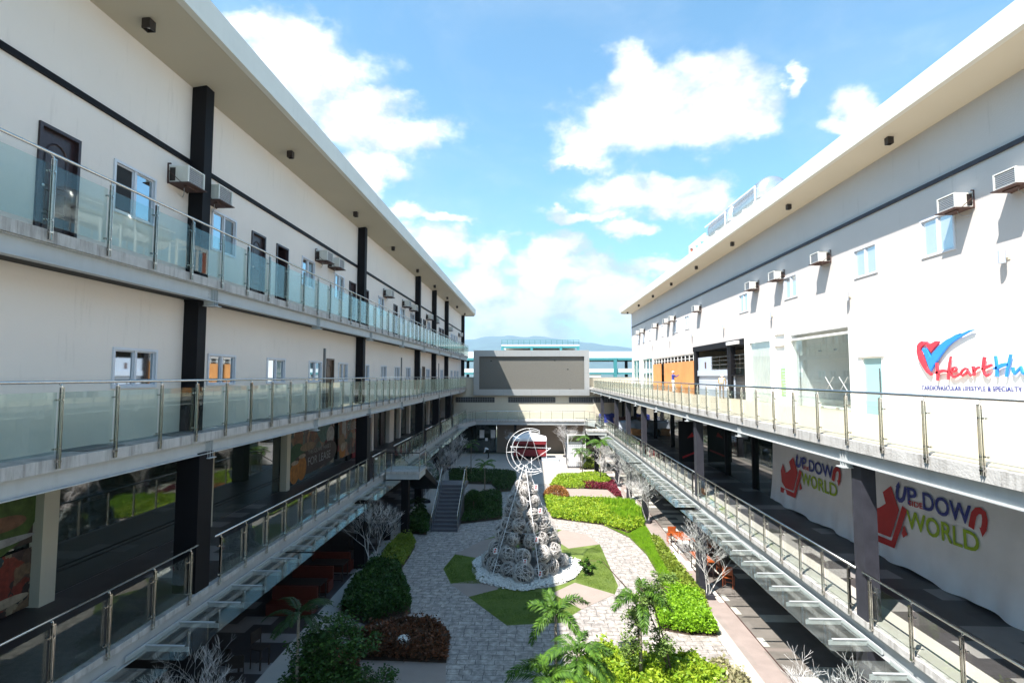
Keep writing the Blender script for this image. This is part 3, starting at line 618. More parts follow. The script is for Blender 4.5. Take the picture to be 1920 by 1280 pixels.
# green poster door, blinds
pier(25.95, 27.05, EYE + 1.45, EYE + 1.6, name='lintel'); pier(25.95, 27.05, ZB - .1, name='lintel')
mb = MB(); mb.box(RX + .08, RX + .10, 25.95, 27.05, L2 + .02, EYE + 1.45); mb.box(RX + .08, RX + .10, 25.95, 27.05, EYE + 1.6, ZB - .1); mb.build('shop_glass', 'whiteglass', rb)
mb = MB(); mb.box(RX + .06, RX + .078, 26.0, 26.65, L2 + .42, EYE + .33); po = mb.build('window_poster', 'green', rb)
mb = MB()
for k in range(9): mb.box(RX + .054, RX + .059, 26.08, 26.55 - .1 * (k % 3), EYE + .2 - k * .14, EYE + .24 - k * .14)
mb.box(RX + .054, RX + .059, 26.1, 26.6, EYE + .34, EYE + .55); mb.build('poster_lines', 'bluegrey', po)
pier(27.55, 30.1, EYE + 1.78, name='lintel')
mb = MB()
for k in range(26): a = 27.56 + k * .098; mb.box(RX + .12 + .02 * (k % 2), RX + .14 + .02 * (k % 2), a, a + .096, L2 + .02, EYE + 1.78)
mb.build('vertical_blinds', 'whiteglass', rb)
mb = MB(); mb.box(RX + .04, RX + .05, 27.55, 30.1, L2 + .02, EYE + 1.78); mb.build('shop_glass', 'clearglass', rb)
# black framed service bay 30.8 - 40.4
mb = MB(); mb.box(RX - .08, RX + .3, 30.8, 40.4, ZB - .36, ZB - .003); mb.box(RX - .05, RX + .25, 32.9, 33.5, L2 + .013, ZB - .36); mb.box(RX - .05, RX + .2, 39.8, 40.3, L2 + .013, ZB - .36)
mb.box(RX - .02, RX + .2, 30.8, 32.9, EYE - .02, EYE + .05); mb.build('black_frame', 'black', rb)
mb = MB(); mb.box(RX - .2, RX - .082, 31.4, 33.2, ZB - .27, ZB - .08); mb.build('lightbox', 'paintw', rb)
mb = MB(); mb.box(RX + .12, RX + .2, 36.9, 39.8, EYE - .0, EYE + 1.3); mb.box(RX + .05, RX + .3, 33.5, 39.8, EYE - .02, EYE + .38); mb.build('blue_grey_partition', 'bluegrey', rb)
mb = MB()
for k in range(14): mb.box(RX + .15 + .012 * (k % 2), RX + .19, 33.5, 39.8, L2 + .02 + k * .095, L2 + .02 + k * .095 + .093)
mb.build('roller_shutter', 'bluegrey', rb)
mb = MB(); 
for k in range(14): mb.box(RX + .12 + .015 * (k % 2), RX + .19, 31.0, 32.7, L2 + .02 + k * .094, L2 + .02 + k * .094 + .09)
mb.build('roller_shutter', 'shutter', rb)
mb = MB(); mb.box(RX + .1, RX + .2, 30.8, 31.0, L2 + .02, EYE - .02); mb.box(RX + .1, RX + .2, 32.7, 32.9, L2 + .02, EYE - .02); mb.build('door_jamb', 'bluegrey', rb)
mb = MB(); mb.box(RX + 2.5, RX + 2.6, 30.5, 40.5, L2, ZB); mb.box(RX + .3, RX + 2.5, 30.4, 30.5, L2, ZB); mb.box(RX + .3, RX + 2.5, 40.42, 40.5, L2, ZB); mb.build('bay_back_wall', 'beige', rb)
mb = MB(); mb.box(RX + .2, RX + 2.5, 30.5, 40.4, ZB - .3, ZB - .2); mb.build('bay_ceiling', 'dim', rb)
mb = MB()
for z in (.45, .72, .98, 1.22): mb.tube([(RX + .08, 30.8, EYE + z), (RX + .08, 32.9, EYE + z)], .022); mb.tube([(RX + .08, 33.5, EYE + z), (RX + .08, 36.9, EYE + z)], .022)
for y in (31.8, 35.2, 36.6, 33.7): mb.tube([(RX + .08, y, EYE + .1), (RX + .08, y, EYE + 1.25)], .025)
mb.build('pipe_railing', 'inox', rb)
mb = MB(); mb.box(RX+.11,RX+.119, 38.0, 38.3, EYE+.5, EYE+.95); mb.build('plaque', 'rust', rb)
# plywood hoarding bay 40.5 - 53.9 and clerestory
mb = MB()
for k in range(12):
    a = 40.5 + k * 1.125
    if k == 8: continue
    mb.box(RX - .02 - .004 * (k % 2), RX + .03, a, a + 1.12, L2 + .013, EYE + 1.12)
mb.box(RX - .35, RX - .31, 49.4, 49.5, L2 + .013, EYE + 1.1)
mb.build('plywood_hoarding', 'ply', rb)
mb = MB(); mb.box(RX + .5, RX + .6, 40.5, 54, L2, ZB); mb.build('dark_void', 'dark', rb)
mb = MB()
for k in range(13): a = 40.6 + k * 1.1; mb.box(RX + .02, RX + .08, a, a + .06, EYE + 1.12, EYE + 1.6)
mb.box(RX + .02, RX + .08, 40.5, 54, EYE + 1.58, EYE + 1.66); mb.box(RX + .02, RX + .08, 40.5, 54, EYE + 1.30, EYE + 1.33); mb.build('clerestory_frame', 'paintw', rb)
pier(40.5, 54, EYE + 1.66, mat='plasterw', name='lintel'); pier(53.95, 54.3)
mb = MB(); mb.box(RX + .05, RX + .07, 54.3, 59.0, L2 + .02, ZB - .35); mb.box(RX + .05, RX + .07, 60.7, 64.5, L2 + .02, ZB - .35); mb.build('shop_glass', 'clearglass', rb)
mb = MB(); mb.box(RX + 2, RX + 2.1, 54, 65, L2, ZB); mb.build('shop_interior', 'tealglass', rb)
pier(54.3, 59, ZB - .35, name='lintel'); pier(60.7, 64.5, ZB - .35, name='lintel')
mb = MB(); 
for y in (55.8, 57.4, 62.5): mb.box(RX + .02, RX + .1, y, y + .07, L2 + .02, ZB - .35)
mb.box(RX + .02, RX + .1, 54.3, 59, EYE + .3, EYE + .36); mb.build('mullion', 'paintw', rb)
# ------------------------------------------------------------------ glass railings
def post_proto(h, below):
    """steel flat-bar post: built at the origin, foot at z=-below, glass on the inner (-x) side"""
    m_ = MB(); m_.box(.0, .014, -.028, -.014, -below, h - .09); m_.box(.0, .014, .014, .028, -below, h - .09); m_.box(-.018, .032, -.028, -.020, -below, h - .09); m_.box(-.018, .032, .020, .028, -below, h - .09)
    m_.box(-.014, .03, -.03, .03, h - .10, h - .085); m_.tube([(.006, 0, h - .09), (.006, 0, h - .06), (-.01, .0, h - .025)], .008, 5)
    m_.tube([(.0, -.012, h - .06), (-.012, -.04, h - .03)], .006, 4)
    for z in (.16, h - .30): m_.tube([(-.05, .0, z), (.045, 0, z)], .016, 6); m_.tube([(-.06, .055, z), (-.03, .055, z)], .018, 6); m_.tube([(-.06, -.055, z), (-.03, -.055, z)], .018, 6); m_.box(-.02, -.008, -.06, .06, z - .01, z + .01)
    m_.box(-.02, .034, -.036, .036, -.06, -.03)
    return m_
def railing(label, X, s, ys, zf, h, below=.17, glass=(.14, -.17)):
    """s = +1: courtyard is towards +x"""
    t = thing('glass_railing', label, 'railing', (X, ys[0], zf), 'glass railings of the walkways')
    pr = post_proto(h, below)
    if s < 0: pr.v = [(-a, b, c) for a, b, c in pr.v]; pr.f = [f[::-1] for f in pr.f]
    p0 = None
    for y in ys:
        if p0 is None: p0 = bpy.data.objects.new('post', None); 
        if p0.type == 'EMPTY':
            bpy.data.objects.remove(p0); q = MB(); q.v = [(a + X, b + y, c + zf) for a, b, c in pr.v]; q.f = pr.f; q.m = pr.m; p0 = q.build('post', 'inox', t)
        else:
            c = p0.copy(); sc.collection.objects.link(c); c.location = (0, y - ys[0], 0)
    m_ = MB(); m_.tube([(X - s * .012, ys[0] - .25, zf + h), (X - s * .012, ys[-1] + .25, zf + h)], .027, 10); m_.build('handrail', 'inox', t, smooth=True)
    g0 = {}
    for a, b in zip(ys[:-1], ys[1:]):
        L_ = round(b - a, 3)
        if L_ not in g0:
            q = MB(); q.box(X - s * .040, X - s * .050, a + .035, b - .035, zf + glass[0] - .06, zf + h + glass[1]); g0[L_] = (q.build('glass_panel', ('clearrail', 'railglass')[s > 0], t), a)
        else:
            o, a0 = g0[L_]; c = o.copy(); sc.collection.objects.link(c); c.location = (0, a - a0, 0)
    return t
def span(a, b, step): 
    n = max(1, round((b - a) / step)); return [a + (b - a) * i / n for i in range(n + 1)]
bl_ = [10.0 + 1.225 * k for k in range(-6, 46)]
railing('long clear glass railing of the top left walkway, reflecting the sky', -7.97, 1, [y for y in [9.62 + 1.225 * k for k in range(-6, 47)] if y < 66.1], L3, 1.28)
railing('long glass railing of the middle left walkway in front of the white framed windows', -7.97, 1, [y for y in bl_ if y < 64], L2, 1.28)
railing('long sunlit glass railing along the cream terrace on the right', 6.83, -1, [y for y in [8.46 + 1.165 * k for k in range(-6, 46)] if y < 60], L2, 1.04, .12)
segL = [(COLY[i] + .45, COLY[i + 1] - .75) for i in range(6)]
names = ['nearest', 'second', 'third', 'fourth', 'fifth', 'farthest']
for i, (a, b) in enumerate(segL):
    if i == 2:      # opening for the stair landing
        railing('glass railing of the lower left gallery, short run before the stair landing', -7.97, 1, span(a, 29.0, 1.15), L1, 1.17, .10)
        railing('glass railing of the lower left gallery, short run just beyond the stair landing', -7.97, 1, span(31.0, b, 1.15), L1, 1.17, .10); continue
    railing('glass railing of the lower left gallery, %s bay from the viewer between two black columns' % names[i], -7.97, 1, span(a, b, 1.22), L1, 1.17, .10)
cr = [.4, 11.9, 23.5, 34.9, 40.6, 46.1, 55.4]
for i in range(6):
    a, b = cr[i] + .55, cr[i + 1] - .2
    if i == 5: a, b = cr[i] - 9.3 + .5, 51.0
    railing('glass railing of the lower right gallery, %s bay from the viewer, sun on its floor' % names[i], 7.03, -1, span(a, b, 1.14), L1, 1.02, .08)
railing('glass railing at the far right end beyond the upper stair landing', 7.03, -1, span(53.2, 59.5, 1.14), L1, 1.02, .08)

# ------------------------------------------------------------------ air conditioners
def make_ac():
    t = thing('air_conditioner', 'x', 'air conditioner')
    c = MB(); c.box(.0, .47, -.31, -.295, .02, .42); c.box(.0, .47, .295, .31, .02, .42); c.box(.0, .47, -.31, .31, .405, .42); c.box(0, .47, -.31, .31, .02, .035)
    c.box(.455, .49, -.325, -.285, .01, .43); c.box(.455, .49, .285, .325, .01, .43); c.box(.455, .49, -.285, .285, .40, .43); c.box(.455, .49, -.285, .285, .01, .04)
    for s in (-1, 1):
        for k in range(5): c.box(.22 + k * .04, .24 + k * .04, s * .311, s * .318, .10, .34)
    c.build('casing', 'acw', t)
    gm = MB(); gm.box(.44, .452, -.285, .285, .04, .40)
    for k in range(7): gm.box(.452, .474, -.285, .285, .062 + k * .048, .078 + k * .048)
    gm.build('grille', 'acg', t)
    d = MB(); d.box(.02, .16, -.313, -.3105, .05, .38); d.box(.02, .16, .3105, .313, .05, .38); d.build('side_vent', 'lamp', t)
    sh = MB(); sh.box(0, .54, -.36, .36, -.015, .008); sh.build('shelf', 'rust', t)
    b = MB()
    for s in (-1, 1): b.bar((0, s * .36, .46), (0.02, s * .36, -.03), .03); b.bar((.01, s * .365, .30), (.34, s * .365, 0), .014); b.bar((0, s * .36, .46), (.08, s * .36, .46), .03)
    b.box(.3, .38, -.2, .2, -.05, -.016); b.build('bracket', 'rust', t)
    h = MB(); h.tube([(.18, .0, -.02), (.17, .02, -.09), (.12, .08, -.16), (.04, .16, -.19), (.012, .24, -.17)], .010, 5); h.build('drain_hose', 'acg', t)
    return t
ac = make_ac(); first = [ac]
def put_ac(x, y, z, rz, label, grp):
    o = first.pop() if first else copy_tree(ac)
    o.location = (x, y, z); o.rotation_euler = (0, 0, rz); o['label'] = label; o['group'] = grp
lefts = [344, 402, 608, 631, 730, 764, 777, 807, 819, 845, 865]
ltxt = ['white window air conditioner just before the nearest tall black column on the left top storey', 'white window air conditioner just beyond the nearest tall black column, above a sliding window']
for i, x in enumerate(lefts):
    p = oX(-8.45, x); lab = ltxt[i] if i < 2 else 'white window air conditioner on the shaded left top storey, %s unit from the viewer' % ORD[i]
    put_ac(WX + .002, p.y, EYE + 4.66, 0, lab, 'window air conditioners on the left top storey')
rights = [1906, 1791, 1535, 1452, 1406, 1302.5, 1256.5, 1246, 1225, 1201, 1193]
for i, x in enumerate(rights):
    p = oX(11.62, x); put_ac(RX - .002, p.y, EYE + 4.60, math.pi, 'white window air conditioner on the sunlit right upper wall, %s unit from the viewer' % ORD[i], 'window air conditioners on the right upper wall')

# ------------------------------------------------------------------ soffit lamps and wall lamps
def make_down():
    t = thing('soffit_lamp', 'x', 'ceiling lamp'); b = MB(); 
    b.box(-.09, .09, -.09, -.075, -.22, 0); b.box(-.09, .09, .075, .09, -.22, 0); b.box(-.09, -.075, -.075, .075, -.22, 0); b.box(.075, .09, -.075, .075, -.22, 0); b.box(-.075, .075, -.075, .075, -.12, 0)
    b.build('lamp_body', 'lamp', t); l = MB(); l.ball((0, 0, -.135), .05, 8, 5); l.build('bulb', 'lens', t); return t
dn = make_down(); f1 = [dn]
def put_dn(x, y, z, lab, grp):
    o = f1.pop() if f1 else copy_tree(dn); o.location = (x, y, z); o['label'] = lab; o['group'] = grp
for i in range(-1, 9):
    put_dn(-8.14, 10.6 + 6.68 * i, EYE + 7.546, 'small black box lamp under the left roof eave, %s from the viewer' % ORD[i + 1], 'box lamps under the left eave')
for i in range(-1, 8):
    put_dn(11.45, 17.1 + 6.72 * i, EYE + 7.612, 'small black box lamp under the right roof eave, %s from the viewer' % ORD[i + 1], 'box lamps under the right eave')
def make_wl():
    t = thing('wall_lamp', 'x', 'wall lamp'); b = MB(); b.tube([(-.16, 0, -.17), (-.16, 0, .15)], .075, 10); b.build('lamp_body', 'bluegrey', t)
    a = MB(); a.tube([(-.09, 0, -.02), (0, 0, -.02)], .018); a.box(-.02, 0, -.06, .06, -.08, .04); a.build('bracket', 'cream', t); return t
wl = make_wl(); f2 = [wl]
for i, y in enumerate([7.1, 13.86, 20.6, 27.2, 33.95, 40.6, 47.2, 53.9, 60.5]):
    o = f2.pop() if f2 else copy_tree(wl); o.location = (RX, y, EYE + 3.02); o['label'] = 'pale cylinder wall lamp on the sunlit right wall, %s from the viewer' % ORD[i]; o['group'] = 'cylinder lamps on the right wall'

# ------------------------------------------------------------------ glass canopies
def canopy(label, xi, xo, z, y0, y1, grp, n=6):
    t = thing('glass_canopy', label, 'canopy', (xi, y0, z), grp); s = 1 if xo > xi else -1
    m_ = MB(); m_.box(xi, xo, y0, y1, z, z + .012); m_.build('glass_panel', 'canopyglass', t)
    for k in range(n):
        y = y0 + (k + .5) * (y1 - y0) / n
        b = MB(); b.box(xi, xi + (xo - xi) * .72, y - .025, y + .025, z + .014, z + .026); b.box(xi, xi + (xo - xi) * .80, y - .006, y + .006, z - .10, z - .001); b.build('bracket', 'beam', t)
    b = MB(); b.box(xi - s * .03, xi, y0, y1, z - .05, z + .05); b.build('fixing_channel', 'beam', t)
    return t
zc = EYE - 5.60
def cseg(y0, y1, step): 
    out_ = []; y = y0
    while y < y1: out_.append((y, min(y + step - .25, y1))); y += step
    return out_
cl_ = [s_ for s_ in cseg(-2.6, 58, 6.62) if not (s_[0] < 30 < s_[1])]
for i, (a, b) in enumerate(cl_):
    canopy('tinted glass canopy under the left lower gallery, %s panel from the viewer' % ORD[i], -8.04, -6.90 - .12 * (i % 2), zc - .04 * (i % 2), a, b, 'left glass canopies')
canopy('short glass canopy panel beside the left stair landing', -8.04, -7.0, zc, 24.2, 28.6, 'left glass canopies', 4)
for i, (a, b) in enumerate(cseg(-.4, 50, 5.95)):
    canopy('tinted glass canopy under the sunlit right gallery, %s panel from the viewer' % ORD[i], 7.08, 6.08 + .14 * (i % 2), zc - .06 * (i % 2), a, b, 'right glass canopies')

# ------------------------------------------------------------------ staircases
def staircase(label, sx, X0, X1, Xm, Y0, YL, Ytop):
    """landing X0..X1 at level 1 next to the gallery, first flight away from the viewer on the wall side, second flight back"""
    t = thing('staircase', label, 'staircase', (X1, YL, 0), 'courtyard staircases'); zm = L1 / 2; 
    m_ = MB(); m_.box(X0, X1, Y0, Y0 + 1.8, L1 - .14, L1); m_.build('landing', 'concrete', t)
    m_ = MB(); m_.box(X0 + sx * .0, X1 - sx * .05, Y0 + .05, Y0 + 1.75, L1 - .42, L1 - .142); m_.build('landing_beam', 'beam', t)
    m_ = MB(); m_.box(X0, X1 - sx * .05, YL, YL + 1.6, zm - .2, zm); m_.box(X1 + sx * .001, Xm, YL, YL + 1.6, zm - .2, zm); m_.build('middle_landing', 'stairs', t)
    n = 12; run = (YL - (Y0 + 1.8)) / n; f = MB(); e = MB()
    for k in range(n):
        y = Y0 + 1.8 + k * run; z = L1 - (k + 1) * (L1 - zm) / (n + 1)
        f.box(X0 + sx * .06, X1 - sx * .12, y, y + run, z - .05, z); e.box(X0 + sx * .06, X1 - sx * .12, y + run - .04, y + run + .006, z - .05, z + .004)
    f.add([(X0 + sx * .05, Y0 + 1.8, L1 - .5), (X1 - sx * .1, Y0 + 1.8, L1 - .5), (X1 - sx * .1, YL, zm - .25), (X0 + sx * .05, YL, zm - .25)], [(0, 1, 2, 3)])
    for x in (X0 + sx * .05, X1 - sx * .1): f.add([(x, Y0 + 1.8, L1), (x, YL, zm), (x, YL, zm - .25), (x, Y0 + 1.8, L1 - .5)], [(0, 1, 2, 3)])
    f.build('upper_flight', 'black', t); e.build('nosing', 'stairedge', t)
    n = 11; run = (YL - Ytop) / n; f = MB(); e = MB(); xa, xb = sorted((X1 + sx * .05, Xm))
    for k in range(n):
        z = (k + 1) * zm / (n + 1); y = Ytop + k * run
        f.box(xa + .06, xb - .06, y, y + run + .001, 0, z); e.box(xa + .06, xb - .06, y - .012, y + .03, z - .03, z + .004)
    for x in (xa, xb - .055): f.add([(x, Ytop - .1, 0), (x + .055, Ytop - .1, 0), (x + .055, Ytop - .1, .22), (x, Ytop - .1, .22), (x, YL, zm - .1), (x + .055, YL, zm - .1), (x + .055, YL, zm + .16), (x, YL, zm + .16)], [(0,3,2,1),(4,5,6,7),(0,1,5,4),(1,2,6,5),(2,3,7,6),(3,0,4,7)])
    f.build('lower_flight', 'stairs', t); e.build('nosing', 'stairedge', t)
    for x in (xa + .03, xb - .03):
        r_ = MB(); r_.tube([(x, Ytop - .1, .75), (x, Ytop - .02, .98), (x, YL, zm + 1.02), (x, YL + .3, zm + 1.02)], .026, 8); r_.build('handrail', 'inox', t, True)
        gq = MB(); gq.add([(x, Ytop, .25), (x, YL, zm + .2), (x, YL, zm + .9), (x, Ytop, .85)], [(0, 1, 2, 3)]); gq.build('glass_panel', 'railglass', t)
        for k in range(5): y = Ytop + .05 + k * (YL - Ytop - .1) / 4; z = zm * (y - Ytop) / (YL - Ytop); q = MB(); q.box(x - .015, x + .015, y - .02, y + .02, z, z + .98); q.build('post', 'inox', t)
    # landing railing
    Xe = X1 - sx * .05
    for a, b in (((X0, Y0 + .06), (Xe, Y0 + .06)), ((Xe, Y0 + .06), (Xe, Y0 + 1.75)), ((X1 - sx*.1, Y0 + 1.8), (X1 - sx*.1, YL)), ((X0+sx*.06, Y0+1.8), (X0+sx*.06, YL))):
        dz = 0 if a[1] == b[1] or b[1] < Y0 + 1.79 else zm - L1
        q = MB(); q.tube([(*a, L1 + 1.0), (*b, L1 + 1.0 + dz)], .024, 8); q.build('handrail', 'inox' if dz else 'black', t)
        q = MB(); q.add([(*a, L1 + .12), (*b, L1 + .12 + dz), (*b, L1 + .86 + dz), (*a, L1 + .86)], [(0, 1, 2, 3)]); q.build('glass_panel', 'railglass', t)
    for (x, y) in ((Xe, Y0 + .06), (Xe, Y0 + 1.75), (X0 + sx * .3, Y0 + .06)): q = MB(); q.box(x - .02, x + .02, y - .02, y + .02, L1 - .1, L1 + 1.0); q.build('post', 'inox', t)
    q = MB(); q.box(X0 + sx * .9 - .2, X0 + sx * .9 + .2, Y0 + .7, Y0 + 1.1, 0, L1 - .42); q.build('support_column', 'black', t)
    q = MB()
    for yy_ in (YL + .2, YL + 1.4): q.tube([(Xm - sx * .1, yy_, zm), (Xm - sx * .1, yy_, zm + 1.02)], .02)
    q.tube([(X0, YL + 1.5, zm + 1.02), (Xm, YL + 1.5, zm + 1.02), (Xm, YL + .1, zm + 1.02)], .022); q.build('landing_rail', 'inox', t)
    q = MB(); q.box(Xm - sx * .4, Xm - sx * .7, YL + .5, YL + .9, 0, zm - .2); q.build('support_column', 'black', t)
    return t
staircase('dark tiled two flight staircase from the left gallery down to the courtyard', 1, -7.98, -6.10, -4.45, 29.1, 35.7, 32.2)
staircase('pale landed staircase at the far right behind the white trellis', -1, 7.05, 5.20, 3.5, 51.2, 57.6, 54.4)

# ------------------------------------------------------------------ end building, bridge and screen
eb = thing('end_building', 'cream end wall with vent grilles, closing the far end of the courtyard', 'building', (0, 65.5, 0))
EY = 65.0
mb = MB(); mb.box(-9.6, 14, EY, EY + .4, 3.7, EYE - .28); mb.build('wall', 'cream', eb)
mb = MB(); mb.box(-4.3, 8, EY - .05, EY + .4, 0, 3.7); mb.build('lower_wall', 'brownwall', eb)
mb = MB(); mb.box(-14, -4.35, EY - .0, EY + .4, 0, 3.7); mb.build('dark_glazing', 'shopglass', eb)
mb = MB(); mb.box(-9.6, 14, EY - .02, EY + .5, EYE - .28, EYE - .18); mb.build('coping', 'alupanel', eb)
mb = MB(); mb.box(-9.6, 14, EY + .41, EY + 12, EYE - 1.0, EYE - .6); mb.build('roof', 'kerb', eb)
for a, b in ((-9.3, -4.6), (-2.9, 2.76), (4.44, 9.9)):
    f = MB(); f.box(a, b, EY - .012, EY - .001, EYE - 3.22, EYE - 2.62); o = f.build('vent_grille', 'dark', eb)
    q = MB(); n = int((b - a) / .28)
    for k in range(n + 1): x = a + k * (b - a) / n; q.box(x - .035, x + .035, EY - .05, EY - .013, EYE - 3.22, EYE - 2.62)
    for k in range(4): z = EYE - 3.22 + k * .2; q.box(a, b, EY - .045, EY - .013, z - .03, z + .03)
    q.build('grille_bars', 'vent', o)
mb = MB(); 
for x0, x1, z0, z1 in ((5.2,7.4,EYE-5.1,EYE-3.6),): mb.box(x0, x1, EY - .04, EY - .002, z0, z1)
mb.build('service_hatch', 'cream', eb)
# bridge
BY = 62.6
br = MB(); pl = [(-8.0, 57.0), (-7.1, 60.6), (-6.7, BY), (6.1, BY), (6.6, 61.6), (7.06, 60), (7.06, EY - .06), (-8.0, EY - .06)]
br.prism(pl, L1 - .14, L1 + .002); br.build('bridge_slab', 'concrete', eb)
br = MB(); br.prism([(x * .985, y + .12) for x, y in pl[:6]] + [(7.0, EY - .1), (-7.9, EY - .1)], L1 - .52, L1 - .141); br.build('bridge_beam', 'beam', eb)
br = MB()
for x in (-2.0, 3.9): br.box(x - .15, x + .15, BY + .3, BY + .6, 0, L1 - .52)
br.build('bridge_column', 'black', eb)
t = thing('glass_railing', 'clear glass railing across the far end bridge under the big screen', 'railing', (0, BY, L1), 'glass railings of the walkways')
path = [(-7.9, 57.2), (-7.05, 60.6), (-6.65, BY + .06), (6.05, BY + .06), (6.55, 61.7), (7.0, 60.2)]
q = MB(); q.tube([(x, y, L1 + 1.08) for x, y in path], .026, 8); q.build('handrail', 'inox', t)
for (xa, ya), (xb, yb_) in zip(path[:-1], path[1:]):
    n = max(1, round(math.dist((xa, ya), (xb, yb_)) / 1.3))
    for k in range(n):
        p0 = (xa + (xb - xa) * k / n, ya + (yb_ - ya) * k / n); p1 = (xa + (xb - xa) * (k + 1) / n, ya + (yb_ - ya) * (k + 1) / n)
        q = MB(); q.box(p0[0] - .02, p0[0] + .02, p0[1] - .02, p0[1] + .02, L1 - .1, L1 + 1.05); q.build('post', 'inox', t)
        q = MB(); q.add([(*p0, L1 + .08), (*p1, L1 + .08), (*p1, L1 + .92), (*p0, L1 + .92)], [(0, 1, 2, 3)]); q.build('glass_panel', 'railglass', t)
# LED screen box
t = thing('video_screen', 'huge grey brown video screen in a wide silver frame above the far bridge', 'screen', (0, 62.6, EYE - 2.3))
x0, x1, z0, z1, SY = -7.11, 6.86, EYE - 2.37, EYE + 3.06, 64.5
ix0, ix1, iz0, iz1 = -6.44, 6.26, EYE - 1.65, EYE + 2.32
q = MB(); q.box(x0, x1, SY, EY - .03, z0, iz0); q.box(x0, x1, SY, EY - .03, iz1, z1); q.box(x0, ix0, SY, EY - .03, iz0, iz1); q.box(ix1, x1, SY, EY - .03, iz0, iz1)
q.build('frame', 'alupanel', t)
q = MB(); q.box(ix0, ix1, SY + .25, SY + .3, iz0, iz1); q.build('display', 'screen', t)
q = MB()
for px, py in ((1040, 675.6), (1064.5, 692.2), (1069, 729.4), (921, 676.5)): c = oY(SY + .25, px, py); q.box(c.x - .1, c.x + .1, SY + .235, SY + .249, c.z - .045, c.z + .045)
q.build('dead_module', 'black', t)
q = MB()
for x in (-3.5, -.1, 3.3): q.box(x - .006, x + .006, SY - .002, SY, iz1, z1); q.box(x - .006, x + .006, SY - .002, SY, z0, iz0)
q.box(x0, ix0, SY - .002, SY, EYE+.3, EYE + .312); q.box(ix1, x1, SY - .002, SY, EYE+.3, EYE + .312); q.build('panel_joint', 'vent', t)
q = MB(); 
for x in (-5, 0, 5): q.box(x - .1, x + .1, EY + .05, EY + .5, EYE - .1, EYE + 2.8)
q.build('support', 'greysteel', t)

# ------------------------------------------------------------------ parking structure far behind
t = thing('parking_building', 'white open parking building with turquoise beams behind the end wall', 'building', (5, 100, 0))
PY = 92
def slabp(x0, x1, y0, y1, za, zb_): q = MB(); q.box(x0, x1, y0, y1, za, zb_); q.build('floor_slab', 'parkw', t)
zz = lambda y: EYE + (704 - y) * PY / 1000
slabp(-34, 46, PY, PY + 26, zz(671), zz(659)); slabp(-34, 46, PY, PY + 26, zz(698), zz(691)); slabp(-34, 46, PY, PY + 26, zz(725), zz(718))
slabp(-5.4, 8.2, PY + 1, PY + 20, zz(648.2), zz(645.6)); slabp(-34, 46, PY, PY + 26, 0, .3)
for za, zb_ in ((675.5, 671.2), (701.5, 698.2), (729, 725.2)): 
    q = MB(); q.box(-34, 46, PY - .1, PY + .3, zz(za), zz(zb_)); q.build('turquoise_beam', 'turq', t)
q = MB(); q.box(-5.4, 8.2, PY + .9, PY + 1.3, zz(652), zz(648.3)); q.build('turquoise_beam', 'turq', t)
for k in range(11): x = -32 + k * 7.7; q = MB(); q.box(x - .28, x + .28, PY - .25, PY + .3, 0, zz(671)); q.build('turquoise_column', 'turq', t)
for k in range(10): x = -28 + k * 7.7; q = MB(); q.box(x - .25, x + .25, PY + 12, PY + 12.5, 0, zz(671)); q.build('inner_column', 'greysteel', t)
for x in (-5.2, -.1, 5.0, 8.0): q = MB(); q.box(x - .2, x + .2, PY + .85, PY + 1.35, zz(658.9), zz(648)); q.build('turquoise_column', 'turq', t)
q = MB(); q.box(-5, 8, PY + 8, PY + 9, zz(658.9), zz(648)); q.build('stair_wall', 'cream', t)
q = MB()
for k in range(15): x = -5.3 + k * .96; q.box(x - .03, x + .03, PY + 1, PY + 1.06, zz(645.6), zz(637))
for z in (637, 640, 642.5): q.box(-5.4, 8.2, PY + 1, PY + 1.05, zz(z), zz(z) + .06)
q.build('roof_railing', 'turq', t)
# pale town blocks on the slope, far away
for k in range(26):
    a = rng.uniform(-1, 1); d = rng.uniform(420, 900); x = a * d * .42; h = rng.uniform(6, 17)
    q = MB(); w = rng.uniform(9, 24); q.box(x, x + w, d, d + 12, -.03, h * .86); o = q.build('distant_house', 'parkw' if k % 3 else 'cream', None, loc=(x, d, 0))
    tag(o, 'tiny pale house in the hazy town at the foot of the blue hills', 'house', 'tiny hazy houses of the far town')
    q = MB(); q.box(x - .5, x + w + .5, d - .5, d + 12.5, h * .86 + .01, h); q.build('roof', 'brownwall', o)
    for j in range(3): q = MB(); q.box(x + w * (.15 + .28 * j), x + w * (.28 + .28 * j), d - .1, d - .01, h * .3, h * .55); q.build('window', 'dark', o)

# ------------------------------------------------------------------ hills
HD = 8000
ridge = [(-1500,655),(-600,640),(0,650),(500,655),(750,640),(871,637),(896,633.6),(929,629.5),(960,629.5),(986,632.5),(1001,629.5),(1021,631),(1049,636),(1082,641),(1111,643.5),(1143,648),(1170,651),(1200,655),(1320,661),(1600,655),(2200,650),(3400,660)]
xs = np.linspace(-7500, 7500, 300); rx = np.array([(p[0] - 998) * HD / 1000 for p in ridge]); rzv = np.array([(704 - p[1]) * HD / 1000 for p in ridge])
hh = np.interp(xs, rx, rzv) + np.array([noise.fractal(Vector((x_ * .005, 3, 0)), 1, 2, 5) * 12 for x_ in xs])
vs = []; fs = []; nrow = 22
for j in range(nrow):
    tt = j / (nrow - 1); y = HD - 4200 + 4200 * tt if j < nrow - 1 else HD
    prof = tt ** 1.6
    for i, x_ in enumerate(xs):
        z = (hh[i] + EYE) * prof + (noise.fractal(Vector((x_ * .0016, y * .0016, 1)), 1, 2, 6) * 90 * prof * (1 - tt) )
        vs.append((x_ * (.55 + .45 * tt), y, max(z, -.5)))
vs += [(x_, HD + 1200, -1) for x_ in xs]
